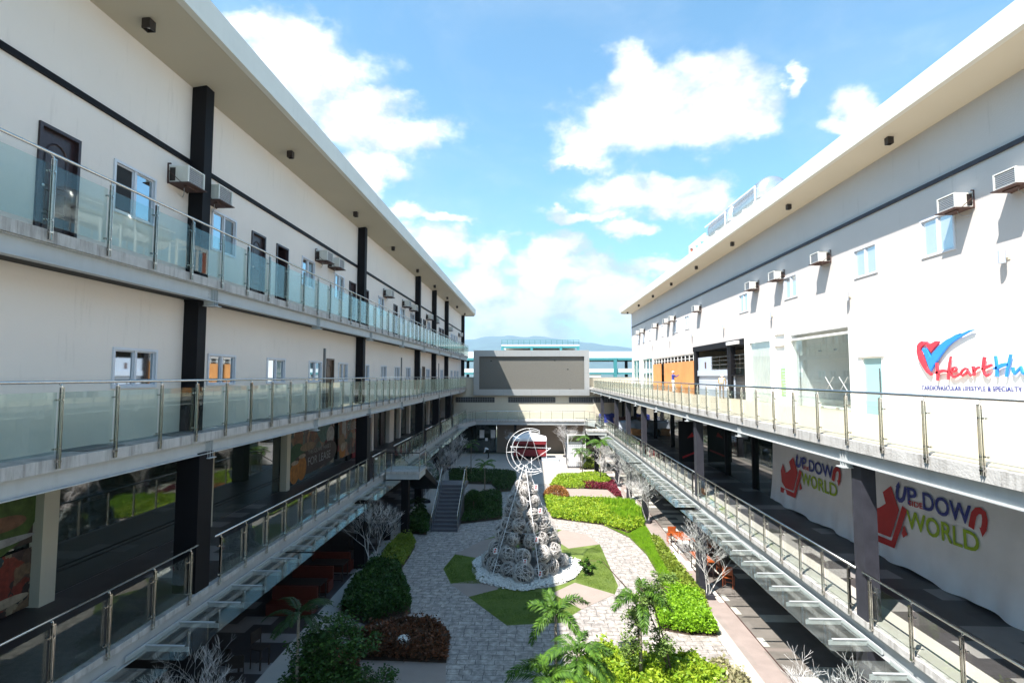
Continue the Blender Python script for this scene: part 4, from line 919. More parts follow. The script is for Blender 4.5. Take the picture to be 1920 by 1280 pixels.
for j in range(nrow):
    for i in range(len(xs) - 1): a = j * len(xs) + i; fs.append((a, a + 1, a + 1 + len(xs), a + len(xs)))
mb = MB(); mb.add(vs, fs); o = struct('hills', mb, 'mount', loc=(0, HD, 0)); 
for p in o.data.polygons: p.use_smooth = True

# ------------------------------------------------------------------ water tanks on the right roof
def tank(label, y0, y1):
    t = thing('water_tank', label, 'water tank', (15.2, y0, EYE + 8.6), 'steel water tanks on the right roof'); r = 1.08; zc_ = EYE + 11.5
    pts = []; rr = []; n = 34
    for k in range(n + 1):
        y = y0 + .3 + (y1 - y0 - .6) * k / n; pts.append((15.2, y, zc_)); rr.append(r * (1 + (.022 if k % 2 else -.022)))
    pts = [(15.2, y0 - .08, zc_), (15.2, y0, zc_), (15.2, y0 + .12, zc_)] + pts + [(15.2, y1 - .12, zc_), (15.2, y1, zc_), (15.2, y1 + .08, zc_)]
    rr = [.15, r * .55, r * .88] + rr + [r * .88, r * .55, .15]
    q = MB(); q.tube(pts, rr, 28); q.build('tank_body', 'tank', t, True)
    q = MB()
    for y in (y0 + .5, (y0 + y1) / 2, y1 - .5):
        for s in (-1, 1): q.bar((15.2 + s * 1.1, y, EYE + 8.6), (15.2 + s * 1.1, y, zc_ - .5), .1); q.bar((15.2 + s * 1.1, y, zc_ - .5), (15.2 + s*.9, y, zc_ - .45), .1)
        q.bar((14.1, y, EYE + 9.2), (16.3, y, EYE + 9.2), .1)
    for s in (-1, 1): q.bar((15.2 + s * 1.1, y0, EYE + 9.25), (15.2 + s * 1.1, y1, EYE + 9.25), .1)
    q.build('steel_stand', 'paintw', t); q = MB(); q.tube([(14.05, y0 + .3, EYE + 8.7), (14.05, y0 + .3, zc_ + .4), (14.05, y1, zc_ + .5)], .05); q.build('pipe', 'paintw', t)
    return t
tank('nearer big ribbed steel water tank above the right roof edge', 33.2, 37.9); tank('farther big ribbed steel water tank above the right roof edge', 38.4, 43.2)
t = thing('roof_frame', 'low pale steel frame on the right roof behind the water tanks', 'frame', (14, 40, EYE + 8.4))
q = MB()
for y in (43.7, 45.1, 46.5, 47.9): q.bar((14.2, y, EYE + 8.5), (14.2, y, EYE + 11.4), .16); q.bar((14.2, y, EYE + 11.4), (16, y, EYE + 11.4), .1)
q.bar((14.2, 43.6, EYE + 11.5), (14.2, 48, EYE + 11.5), .14, .3); q.build('frame', 'parkw', t)
q = MB(); q.box(14.2, 14.3, 47.4, 47.8, EYE + 8.5, EYE + 11.3); q.build('orange_panel', 'orange', t)

# ------------------------------------------------------------------ banners with lettering
def cloth(X0):
    def fn(y, z): 
        return X0 - .05 - .012 * math.sin(y * 3.1 + z * .8) - .010 * math.sin(y * 8 + 1.3 * z + 2) * (.3 + .9 * ((L2 - z) / 3.8) ** 2) - .06 * max(0, (L1 + 1.0 - z)) * (1 + .6 * math.sin(y * 7))
    return fn
def pxpoly(mb, X, pts, fn, mi, off=.03):
    vs = []
    for x, y in pts: p = oX(X, x, y); vs.append((fn(p.y, p.z) - off, p.y, p.z))
    mb.add(vs, [tuple(range(len(vs)))], mi)
def ribbon(mb, X, pts, w, fn, mi, off=.03):
    """stroke of constant width on the wall, points as (picture x, picture y)"""
    P = [oX(X, *p) for p in pts]; P = [Vector((0, p.y, p.z)) for p in P]; out_ = []
    ws = w if isinstance(w, list) else [w] * len(P)
    for i, p in enumerate(P):
        d = (P[min(i + 1, len(P) - 1)] - P[max(i - 1, 0)]).normalized(); n_ = Vector((0, -d.z, d.y)) * ws[i] / 2; out_ += [p + n_, p - n_]
    mb.add([(fn(p.y, p.z) - off, p.y, p.z) for p in out_], [(2 * i, 2 * i + 2, 2 * i + 3, 2 * i + 1) for i in range(len(P) - 1)], mi)
def banner(label, y0, y1, TR, flare):
    fn = cloth(RSX - .16); t = thing('hanging_banner', label, 'banner', (RSX - .2, (y0 + y1) / 2, L1), 'white cloth banners hung in the right gallery')
    ny, nz = 70, 34; vs = []; fs = []; zt = L2 - .54
    for j in range(nz + 1):
        for i in range(ny + 1):
            z = L1 + .05 + (zt - L1 - .05) * j / nz; y = y0 + (y1 - y0) * i / ny; k = 1 - j / nz
            y += flare * k ** 2 * ((i / ny - .5) * 2); zz_ = z + .035 * math.sin(y * 3.1) * (k ** 3); vs.append((fn(y, z), y, zz_))
    for j in range(nz):
        for i in range(ny): a = j * (ny + 1) + i; fs.append((a, a + ny + 1, a + ny + 2, a + 1))
    q = MB(); q.add(vs, fs); q.build('cloth', 'fabric', t, True)
    X = RSX - .21
    def T(s, xs, tops, bots, mat, bold=0):
        m_ = MB(); m__ = [TR(x_, tb) for x_, tb in zip(xs, tops)], [TR(x_, tb) for x_, tb in zip(xs, bots)]
        (xa, ta), (xb, tb_) = m__[0]; (xc, ba), (xd, bb) = m__[1]
        wall_text(m_, s, X, ((xa + xc) / 2, (xb + xd) / 2), (ta, ba), (tb_, bb), 0, bold, lambda y, z: fn(y, z) - .028); m_.build('lettering', mat, t)
    T('P', (548, 650), (158, 178), (352, 375), 'navy', .02); T('DOW', (722, 1312), (215, 382), (418, 610), 'navy', .02); T('SIDE', (558, 712), (308, 345), (366, 412), 'letred', .008); T('WORLD', (535, 1400), (425, 715), (635, 948), 'lime', .02)
    m_ = MB(); ribbon(m_, X, [TR(*p) for p in ((428,120),(412,215),(415,270),(440,305),(465,308),(490,280),(505,215),(515,148))], .115, fn, 0); pxpoly(m_, X, [TR(*p) for p in ((398,142),(436,75),(452,155))], fn, 0, .034); m_.build('arrow_letter', 'navy', t)
    m_ = MB(); ribbon(m_, X, [TR(*p) for p in ((1302,635),(1318,540),(1335,470),(1370,430),(1410,428),(1450,460),(1465,530),(1460,600),(1448,660))], .15, fn, 0); pxpoly(m_, X, [TR(*p) for p in ((1400,628),(1495,655),(1437,745))], fn, 0, .034); m_.build('arrow_letter', 'letred', t)
    m_ = MB(); pxpoly(m_, X, [TR(*p) for p in ((338,130),(437,420),(350,748),(160,680),(45,560),(15,350),(70,230),(120,330),(150,400),(190,392),(272,342),(232,205))], fn, 0)
    ribbon(m_, X, [TR(*p) for p in ((505,395),(385,835),(20,690))], .20, fn, 0, .033); pxpoly(m_, X, [TR(*p) for p in ((495,600),(538,715),(485,752),(467,700))], fn, 0); m_.build('red_emblem', 'letred', t)
    return t
banner('white cloth banner with UP SIDE DOWN WORLD lettering, nearer one right of the grey column', 9.2, 16.25, lambda x, y: (1620 + x / 6.4, 890 + y / 6.4), .05)
def TR2(x, y):   # same artwork seen on the farther banner (solved from two reference letters)
    sx = (1325 - 575) / (1318 - 398) ; X_ = 575 + (x - 398) * sx
    Yb = 320 - 0 * x; k = (y - (215 + (x - 722) * .288)) ; Y_ = 245 + (X_ - 870) * .287 + k * 1.10
    return (1440 + X_ / 10.667, 840 + Y_ / 10.667)
banner('white cloth banner with UP SIDE DOWN WORLD lettering, farther one left of the grey column', 17.4, 22.9, TR2, .35)

# ------------------------------------------------------------------ clinic sign
t = thing('wall_sign', 'red and blue heart and tick sign with HeartHub lettering on the white wall', 'sign', (RX - .1, 15.5, EYE))
SXn = RX - .13; fl = lambda y, z: SXn
K = lambda x, y: (1710 + x / 9.143, 610 + y / 9.143)
def solid(pts, mat, name='emblem', dx=.06):
    P = [oX(SXn, *K(*p)) for p in pts]; n = len(P); m_ = MB()
    m_.add([(SXn, p.y, p.z) for p in P] + [(SXn + dx, p.y, p.z) for p in P], [tuple(range(n)), tuple(range(n, 2 * n))[::-1]] + [(i, i + n, (i + 1) % n + n, (i + 1) % n) for i in range(n)])
    bmx = bmesh.new(); o = m_.build(name, mat, t); bmx.from_mesh(o.data); bmesh.ops.recalc_face_normals(bmx, faces=bmx.faces); bmx.to_mesh(o.data); bmx.free(); return o
solid([(165,420),(185,385),(205,410),(235,390),(270,450),(315,560),(340,490),(385,435),(430,380),(510,300),(600,235),(650,215),(740,160),(820,135),(780,172),(900,115),(980,78),(1060,70),(960,115),(840,185),(700,275),(600,360),(500,490),(430,590),(370,680),(318,780),(280,690),(240,580),(205,480)], 'blue')
solid([(165,265),(195,290),(225,320),(175,345),(150,380),(135,430),(160,490),(200,600),(230,720),(280,790),(328,825),(315,858),(240,800),(160,680),(100,560),(75,450),(80,350),(110,300)], 'red')
solid([(455,275),(430,320),(380,370),(345,420),(320,460),(300,430),(250,360),(205,280),(240,275),(290,325),(330,305),(400,265)], 'red')
def stroke(pts, w, mat, name='lettering'):
    P = [oX(SXn, *K(*p)) for p in pts]; P = [Vector((0, p.y, p.z)) for p in P]; L_ = []; Rr = []
    for i, p in enumerate(P):
        d = (P[min(i + 1, len(P) - 1)] - P[max(i - 1, 0)]).normalized(); ww = w[i] if isinstance(w, list) else w; n_ = Vector((0, -d.z, d.y)) * ww / 2; L_.append(p + n_); Rr.append(p - n_)
    m_ = MB(); n = len(P)
    for i in range(n - 1):
        q4 = [L_[i], L_[i + 1], Rr[i + 1], Rr[i]]
        m_.add([(SXn, q.y, q.z) for q in q4] + [(SXn + .05, q.y, q.z) for q in q4], [(0,1,2,3),(7,6,5,4),(0,4,5,1),(1,5,6,2),(2,6,7,3),(3,7,4,0)])
    return m_
ws = .065
def letter(strokes, mat):
    m_ = MB()
    for s_ in strokes:
        q = stroke(s_[0], s_[1], mat); m_.add(q.v, q.f)
    m_.build('lettering', mat, t)
letter([([(412,640),(422,760),(428,860),(425,940)], [.05,.08,.08,.06]), ([(385,815),(440,800),(520,775),(590,785),(615,800)], [.05,.09,.085,.07,.05]), ([(652,530),(630,640),(610,790),(608,925)], [.04,.045,.05,.05])], 'red')
letter([([(655,800),(720,780),(755,745),(730,715),(690,725),(655,790),(660,850),(705,885),(760,865),(810,830)], .05)], 'red')
letter([([(940,750),(900,735),(850,770),(815,830),(850,860),(910,820),(945,770),(960,810),(1000,862)], .05)], 'red')
letter([([(1030,695),(1045,780),(1048,862)], .06), ([(1046,790),(1080,740),(1140,715)], .055)], 'red')
letter([([(1228,540),(1210,650),(1200,740),(1225,820),(1270,865),(1320,835)], [.07,.06,.055,.055,.06,.04]), ([(1185,755),(1260,715),(1352,675)], [.04,.07,.06])], 'red')
letter([([(1415,520),(1430,640),(1440,760),(1442,875)], [.05,.06,.065,.06]), ([(1385,740),(1450,725),(1530,680),(1600,665),(1640,675)], [.04,.075,.09,.08,.06]), ([(1678,495),(1650,620),(1620,760),(1602,880)], .05)], 'blue')
letter([([(1712,715),(1718,790),(1745,830),(1800,770),(1850,710),(1870,790),(1900,825),(1945,800)], .055)], 'blue')
letter([([(2010,540),(2005,700),(2005,860)], .06), ([(2008,760),(2060,720),(2110,770),(2100,840),(2040,870),(2005,850)], .055)], 'blue')
m_ = MB(); wall_text(m_, 'CARDIOVASCULAR LIFESTYLE & SPECIALTY', RX - .05, (1728.5, 1917), (722.8, 731), (725.4, 734.7), 0, .007); m_.build('lettering', 'navy', t)

# ------------------------------------------------------------------ posters on the left gallery shopfront
pm = {k: pmat('poster_' + k, c, .6, .35, 5) for k, c in dict(tan=(.20,.14,.09), skin=(.17,.085,.05), lime=(.055,.095,.02), deep=(.05,.035,.03), red=(.13,.018,.015), cup=(.36,.14,.025), foam=(.34,.28,.21), teal=(.05,.12,.115), white=(.30,.30,.31), green=(.02,.07,.03), food=(.35,.28,.10)).items()}
def printmat(name, cols, sc_v=2.2):
    m, t_, N_, L_ = newmat(name); o = N_('ShaderNodeOutputMaterial'); b = N_('ShaderNodeBsdfPrincipled'); L_(b.outputs[0], o.inputs[0]); b.inputs['Roughness'].default_value = .5
    c = N_('ShaderNodeTexCoord'); nz = N_('ShaderNodeTexNoise'); nz.inputs['Scale'].default_value = 1.6; nz.inputs['Detail'].default_value = 5; L_(c.outputs['Object'], nz.inputs['Vector'])
    mx = N_('ShaderNodeMix'); mx.data_type = 'RGBA'; mx.blend_type = 'LINEAR_LIGHT'; mx.inputs[0].default_value = .5; L_(c.outputs['Object'], mx.inputs[6]); L_(nz.outputs['Color'], mx.inputs[7])
    vo = N_('ShaderNodeTexVoronoi'); vo.inputs['Scale'].default_value = sc_v; L_(mx.outputs[2], vo.inputs['Vector']); sp = N_('ShaderNodeSeparateColor'); L_(vo.outputs['Color'], sp.inputs[0])
    rp = N_('ShaderNodeValToRGB'); L_(sp.outputs[0], rp.inputs[0]); e = rp.color_ramp.elements; rp.color_ramp.interpolation = 'CONSTANT'; e[0].color = (*cols[0], 1); e[1].position = 1 / len(cols); e[1].color = (*cols[1], 1)
    for i, cc in enumerate(cols[2:]): q = e.new((i + 2) / len(cols)); q.color = (*cc, 1)
    n2_ = N_('ShaderNodeTexNoise'); n2_.inputs['Scale'].default_value = 9; n2_.inputs['Detail'].default_value = 5; L_(c.outputs['Object'], n2_.inputs['Vector'])
    m2 = N_('ShaderNodeMix'); m2.data_type = 'RGBA'; m2.blend_type = 'OVERLAY'; m2.inputs[0].default_value = .8; L_(rp.outputs[0], m2.inputs[6]); L_(n2_.outputs['Fac'], m2.inputs[7]); L_(m2.outputs[2], b.inputs['Base Color']); return m
pm['crowd'] = printmat('printed_crowd', [(.20,.13,.08),(.06,.04,.035),(.26,.14,.09),(.03,.05,.05),(.16,.035,.03),(.25,.21,.16),(.09,.06,.05),(.05,.09,.09)])
pm['plates'] = printmat('printed_plates', [(.05,.03,.03),(.18,.03,.02),(.03,.02,.02),(.16,.10,.06),(.02,.05,.06),(.24,.20,.14),(.08,.05,.04)], 3.2)
def poster(label, y0, y1, z0, z1, base, items, X=SX + .10, texts=()):
    t = thing('wall_poster', label, 'poster', (X, (y0 + y1) / 2, z0), 'printed posters on the left shopfront')
    q = MB(); n = 24; vs = []
    for j in range(2):
        for i in range(n + 1): y = y0 + (y1 - y0) * i / n; vs.append((X + .02 * math.sin(i * 1.3), y, (z0, z1)[j]))
    q.add(vs, [(i, i + 1, n + 2 + i, n + 1 + i) for i in range(n)]); q.build('sheet', base, t)
    for k, (cu_, cv, ru, rv, mat, rot) in enumerate(items):
        q = MB(); m__ = 18; q.add([(X + .024 + .002 * k, y0 + (y1 - y0) * (cu_ + ru * math.cos(a + 0) * math.cos(rot) - rv * math.sin(a) * math.sin(rot)), z0 + (z1 - z0) * (cv + ru * math.cos(a) * math.sin(rot) + rv * math.sin(a) * math.cos(rot))) for a in [2 * math.pi * i / m__ for i in range(m__)]], [tuple(range(m__))])
        q.build('printed_shape', mat, t)
    for s, a0, a1, b0, b1, mat in texts:
        vs, fs = text_mb(s); q = MB(); q.add([(X + .024 + .002 * (len(items) + 1), y0 + (y1 - y0) * (a0 + (a1 - a0) * p[0]), z0 + (z1 - z0) * (b0 + (b1 - b0) * p[1])) for p in vs], fs); q.build('lettering', mat, t)
def ang(*a): return a
poster('large poster of a person in a green polo shirt eating noodles, at the left edge', 7.6, 11.95, L1 + 1.45, L2 - .55, pm['deep'],
       [(.45,.42,.42,.34,pm['lime'],0),(.22,.30,.22,.42,pm['lime'],.2),(.80,.32,.2,.4,pm['lime'],-.2),(.52,.66,.15,.14,pm['skin'],0),(.46,.85,.17,.20,pm['skin'],0),(.50,.97,.18,.10,pm['deep'],0),(.85,.95,.16,.09,pm['cup'],0),(.82,.32,.12,.09,pm['skin'],0),(.4,.08,.6,.07,pm['white'],.05),(.52,.13,.24,.05,pm['food'],.05),(.42,.22,.05,.10,pm['food'],0)])
poster('lower poster of small figures and plates of food below the green shirt poster', 7.6, 11.9, L1 + .05, L1 + 1.35, pm['plates'],
       [(.62,.55,.07,.2,pm['red'],0),(.62,.78,.05,.1,pm['skin'],0),(.45,.25,.12,.12,pm['skin'],0),(.85,.22,.14,.08,pm['foam'],.1)])
poster('large food hall poster with a FOR LEASE notice and yellow cups', 24.6, 30.3, L1 + .30, L2 - .55, pm['crowd'],
       [(.14,.78,.07,.18,pm['foam'],0),(.17,.60,.09,.22,pm['skin'],0),(.15,.32,.17,.24,pm['green'],0),(.40,.88,.10,.14,pm['deep'],0),(.50,.60,.08,.07,pm['skin'],.4),(.62,.84,.07,.13,pm['skin'],0),(.60,.70,.06,.16,pm['teal'],.3),(.72,.84,.06,.12,pm['skin'],0),(.74,.62,.12,.18,pm['teal'],-.3),(.91,.84,.04,.09,pm['skin'],0),(.88,.55,.10,.16,pm['white'],0),(.36,.46,.16,.07,pm['tan'],0),(.85,.25,.2,.2,pm['deep'],0),(.45,.20,.42,.2,pm['deep'],0),
        (.10,.10,.09,.17,pm['cup'],0),(.24,.14,.09,.20,pm['cup'],0),(.10,.26,.07,.035,pm['foam'],0),(.24,.33,.07,.035,pm['foam'],0)],
       texts=(("THE SQUARE PHASE 2", .36, .88, .31, .39, pm['white']), ('FOR LEASE', .36, .88, .13, .27, pm['white'])))
poster('narrower FOR LEASE poster with a coffee cup, beyond the large food poster', 30.9, 34.0, L1 + .35, L2 - .60, pm['crowd'],
       [(.12,.6,.08,.25,pm['skin'],0),(.3,.62,.12,.28,pm['white'],0),(.3,.9,.07,.08,pm['skin'],0),(.2,.35,.15,.15,pm['tan'],0),(.22,.12,.16,.12,pm['cup'],0),(.25,.22,.12,.09,pm['foam'],0)],
       texts=(('THE SQUARE', .50, .98, .80, .87, pm['white']), ('FOR LEASE', .45, .99, .52, .68, pm['white'])))
t = thing('standing_poster', 'black standing poster with red shapes inside the right gallery', 'poster', (9.2, 33, L1 + .01))
q = MB(); q.box(8.7, 10.1, 32.4, 32.46, L1 + .1, L1 + 2.5); q.build('board', 'black', t); q = MB(); q.add([(8.9, 32.39, L1 + .3), (10.0, 32.39, L1 + .75), (10.0, 32.39, L1 + .85), (8.9, 32.39, L1 + .42)], [(0, 1, 2, 3)]); q.add([(9.2, 32.39, L1 + 1.5), (9.6, 32.39, L1 + 1.6), (9.5, 32.39, L1 + 1.85)], [(0, 1, 2)]); q.build('red_print', 'letred', t)
#@@PART3
# ------------------------------------------------------------------ foliage builders
def in_poly(P, poly):
    x, y = P[:, 0], P[:, 1]; ins = np.zeros(len(P), bool); n = len(poly)
    for i in range(n):
        x1, y1 = poly[i]; x2, y2 = poly[(i + 1) % n]
        c = (y1 > y) != (y2 > y); xi = (x2 - x1) * (y - y1) / ((y2 - y1) if y2 != y1 else 1e-9) + x1
        ins ^= c & (x < xi)
    return ins
def edge_d(P, poly):
    d = np.full(len(P), 1e9); n = len(poly)
    for i in range(n):
        a = np.array(poly[i]); b = np.array(poly[(i + 1) % n]); ab = b - a; t = np.clip(((P - a) @ ab) / (ab @ ab + 1e-9), 0, 1)
        d = np.minimum(d, np.linalg.norm(P - (a + t[:, None] * ab), axis=1))
    return d
def lump(P, f, seed):
    r = np.random.default_rng(seed); v_ = np.zeros(len(P))
    for k in range(7): a = r.uniform(0, 6.28); q = f * r.uniform(.6, 2.2); v_ += np.sin((P[:, 0] * math.cos(a) + P[:, 1] * math.sin(a)) * q + r.uniform(0, 6.28))
    return np.clip(.5 + v_ / 7, 0, 1)
def leaf_mesh(C, D, size, aspect, val, droop=0.):
    """C centres, D unit leaf directions; each leaf a kite of two triangles"""
    n = len(C); r = rng.normal(size=(n, 3)); S = np.cross(D, r); S /= np.linalg.norm(S, axis=1)[:, None] + 1e-9
    sz = (size if np.ndim(size) else np.full(n, size))[:, None]
    A = C; B = C + D * sz * .45 + S * sz * aspect; E_ = C + D * sz; F_ = C + D * sz * .45 - S * sz * aspect
    E_ = E_ - np.array([0, 0, 1.]) * sz * droop
    V = np.stack([A, B, E_, F_], 1).reshape(-1, 3); return V, np.repeat(val, 4)
def mesh_quads(name, V, val, mat, loc, parent=None, extra=None):
    me = bpy.data.meshes.new(name); n = len(V) // 4; V = V - np.array(loc)
    me.vertices.add(len(V)); me.vertices.foreach_set('co', V.astype(np.float32).ravel())
    me.loops.add(n * 4); me.loops.foreach_set('vertex_index', np.arange(n * 4, dtype=np.int32)); me.polygons.add(n)
    me.polygons.foreach_set('loop_start', np.arange(0, n * 4, 4, dtype=np.int32)); me.polygons.foreach_set('loop_total', np.full(n, 4, np.int32))
    at_ = me.attributes.new('v', 'FLOAT', 'POINT'); at_.data.foreach_set('value', val.astype(np.float32)); me.materials.append(M[mat]); me.update(); me.validate()
    o = bpy.data.objects.new(name, me); sc.collection.objects.link(o)
    if parent: o.parent = parent
    else: o.location = loc; ORG[o.name] = Vector(loc)
    return o
def dirs(n, up=.6, side=1.):
    D = rng.normal(size=(n, 3)); D[:, 2] = np.abs(D[:, 2]) * up + up * .4; D[:, :2] *= side; return D / np.linalg.norm(D, axis=1)[:, None]
def bed(name, label, cat, poly, h, n, size, mat, kind=None, f=3., edge=.30, asp=.28, up=.7, grp=None, blades=False, soil=True):
    poly = [tuple(p) for p in poly]; A = np.array(poly); lo, hi = A.min(0), A.max(0); P = np.zeros((0, 2))
    while len(P) < n: q = rng.uniform(lo, hi, (n * 2, 2)); P = np.vstack([P, q[in_poly(q, poly)]])
    P = P[:n]; hl = h * (.62 + .5 * lump(P, f, int(abs(lo[0]) * 100))) * np.clip(.25 + edge_d(P, poly) / edge, 0, 1) ** .6
    z = hl * (1 - rng.random(n) ** 2 * .75) if not blades else np.zeros(n)
    if not blades: sh_ = rng.random(n) < .035; z = np.where(sh_, hl * rng.uniform(1.0, 1.45, n), z)
    C = np.column_stack([P, z + .01]); D = dirs(n, up)
    if blades: D = dirs(n, 2.2, .5); sz = hl * rng.uniform(.7, 1.15, n)
    else: sz = size * rng.uniform(.6, 1.3, n)
    val = np.clip(rng.random(n) ** 1.3 * .9 + .35 * (lump(P, f * 2.5, 5) - .3), 0, 1)
    V, vv = leaf_mesh(C, D, sz, asp, val, .15); loc = (float(A[:, 0].mean()), float(A[:, 1].mean()), 0.)
    o = mesh_quads(name, V, vv, mat, loc)
    if kind: tag(o, label, cat, grp, kind)
    else:
        tag(o, label, cat, grp)
    if soil:
        q = MB(); q.sheet([(x, y) for x, y in poly], .016); s_ = q.build('soil', 'soil', o)
        q = MB(); r_ = [((x - loc[0]) * .86 + loc[0], (y - loc[1]) * .86 + loc[1]) for x, y in poly]
    return o
# hedges and ground cover of the courtyard
HA = gp([(637,1148),(669,1092),(703,1070),(725,1042),(755,1014),(771,1012),(777,1024),(766,1045),(750,1070),(752,1088),(766,1112),(771,1150),(690,1174)])
bed('clipped_hedge', 'long dark green clipped hedge in the shade beside the left gallery', 'hedge', HA[:3] + HA[8:], .75, 15000, .13, 'l_hedge')
bed('clipped_hedge', 'yellow green bushy end of the shaded left border, nearest the staircase', 'hedge', gp([(703,1068),(725,1040),(752,1012),(771,1010),(779,1024),(768,1044),(752,1068)]), .62, 8000, .12, 'l_yel')
bed('low_hedge', 'rust brown leaved low hedge in front of the nearest brown paver square', 'hedge', gp([(672,1205),(677,1237),(760,1240),(837,1243),(840,1198),(806,1180),(730,1186)]), .55, 9000, .14, 'l_rust')
bed('low_hedge', 'dark green low hedge square to the right of the staircase foot', 'hedge', gp([(864,982),(941,973),(940,927),(905,926),(880,935),(866,950)]), .40, 12000, .12, 'l_hedge')
bed('low_hedge', 'dark green low hedge behind the staircase, left of the red tent path', 'hedge', gp([(842,886),(880,883),(967,888),(968.5,897),(957,921),(935,922),(921,908),(880,907),(843,903)]), .40, 13000, .13, 'l_hedge')
bed('low_shrub', 'small dark shrub bed at the foot of the staircase on its gallery side', 'shrub', gp([(763,1000),(800,1003),(803,975),(790,960),(765,985)]), .7, 6000, .20, 'l_hedge')
q_ = [(x, y) for x, y in ((0, 0),)]
def ball_bush(label, x, y, r, h, mat, n=4500, size=.10):
    c = g(x, y); u_ = rng.normal(size=(n, 3)); u_ /= np.linalg.norm(u_, axis=1)[:, None]; u_[:, 2] = np.abs(u_[:, 2]); rr_ = r * (.82 + .2 * rng.random(n))[:, None]
    C = u_ * rr_ * np.array([1, 1, h / r]) + np.array([c.x, c.y, .02]); D = u_ + rng.normal(size=(n, 3)) * .5; D /= np.linalg.norm(D, axis=1)[:, None]
    V, vv = leaf_mesh(C, D, size * rng.uniform(.6, 1.3, n), .3, rng.random(n)); o = mesh_quads('round_bush', V, vv, mat, (c.x, c.y, 0)); tag(o, label, 'bush')
    q = MB(); q.tube([(c.x, c.y, 0), (c.x, c.y, h * .6)], .05); q.build('stem', 'bark', o); return o
ball_bush('dark rounded bush beside the staircase handrail', 888, 962, .85, 1.5, 'l_hedge')
ball_bush('orange leaved rounded bush between the sphere tower and the mauve paving', 1043, 931, .95, .8, 'l_orange', 5000)
bed('ground_cover', 'lime green ground cover of the far right planting bed', 'ground cover', gp([(1030,912),(1045,893),(1100,889),(1138,893),(1147,903),(1137,916),(1066,916)]), .30, 12000, .13, 'l_lime', 'stuff')
bed('crimson_hedge', 'low crimson leaved hedge strip along the mauve paving in the far right bed', 'hedge', gp([(1086,900),(1098,908),(1137,908),(1150,903),(1166,933),(1158,934),(1139,918),(1096,916)]), .32, 7000, .13, 'l_red')
bed('ground_cover', 'bright lime ground cover sweeping behind the sphere tower', 'ground cover', gp([(1021,936),(1180,943),(1207,967),(1207,986),(1179,1000),(1130,984),(1036,972),(1026,955)]), .38, 30000, .15, 'l_lime', 'stuff', f=2.2)
bed('tall_grass', 'tuft of taller fresh grass at the bend of the right planting bed', 'grass', gp([(1130,946),(1180,943),(1207,967),(1207,988),(1170,985),(1140,965)]), .75, 9000, .3, 'l_grass', 'stuff', blades=True, asp=.035, soil=False)
bed('grass_strip', 'bright green grass strip curving along the right edge of the paved circle', 'grass', gp([(1130,984),(1179,1000),(1207,980),(1245,1037),(1277,1077),(1312,1120),(1290,1150),(1245,1120),(1231,1073),(1212,1040),(1180,1008)]), .16, 42000, .3, 'l_grass', 'stuff', blades=True, asp=.05)
bed('ground_cover', 'small leafy border plants between the grass strip and the right tile walk', 'ground cover', gp([(1222,1010),(1236,1012),(1268,1055),(1318,1118),(1330,1150),(1300,1140),(1262,1085),(1238,1045)]), .34, 9000, .13, 'l_yel', 'stuff', soil=False)
bed('clipped_hedge', 'sunlit fresh green hedge filling the lower right corner of the circle path', 'hedge', gp([(1244,1118),(1312,1122),(1346,1193),(1290,1190),(1236,1180),(1228,1150)]), .55, 15000, .13, 'l_grass')
bed('ground_cover', 'sunlit mixed green planting at the very front of the courtyard', 'ground cover', gp([(1085,1262),(1120,1236),(1230,1244),(1300,1250),(1372,1300),(1392,1420),(1040,1420),(1045,1310)]), .60, 34000, .16, 'l_lime', 'stuff', f=3.4)
bed('low_shrub', 'pale variegated shrub patch at the front right corner of the courtyard', 'shrub', gp([(1330,1262),(1358,1262),(1412,1310),(1420,1420),(1360,1420)]), .6, 9000, .14, 'l_beige')
bed('ground_cover', 'dark green planting around the feet of the near palms', 'ground cover', gp([(985,1330),(1020,1300),(1085,1270),(1050,1420),(960,1420)]), .5, 9000, .2, 'l_hedge', 'stuff')
bed('low_shrub', 'dark shaded shrubs around the two pale boulders at the lower left', 'shrub', gp([(560,1262),(600,1236),(672,1240),(668,1330),(640,1420),(540,1420)]), .6, 12000, .15, 'l_rust')
bed('low_shrub', 'small green plants behind the white trellis', 'shrub', gp([(1095,880),(1125,880),(1125,868),(1095,866)]), .7, 3000, .2, 'l_yel')
# short grass blades over the lawn cells
def lawn_poly(q): return gp(q)
for q, nm in (([(831,1066),(853,1039),(897,1046),(928,1060),(900,1095),(845,1094)], 'left'), ([(878,1119),(935,1104),(1035,1112),(1090,1142),(1051,1167),(950,1172)], 'front'), ([(1100,1030),(1124.7,1020),(1159,1098),(1152.6,1114),(1078,1092),(1085,1060)], 'right')):
    bed('lawn_grass', 'short lawn grass of the %s cell around the sphere tower' % nm, 'grass', gp(q), .05, 16000, .05, 'l_lawn', 'stuff', blades=True, asp=.12, soil=False, edge=.05)
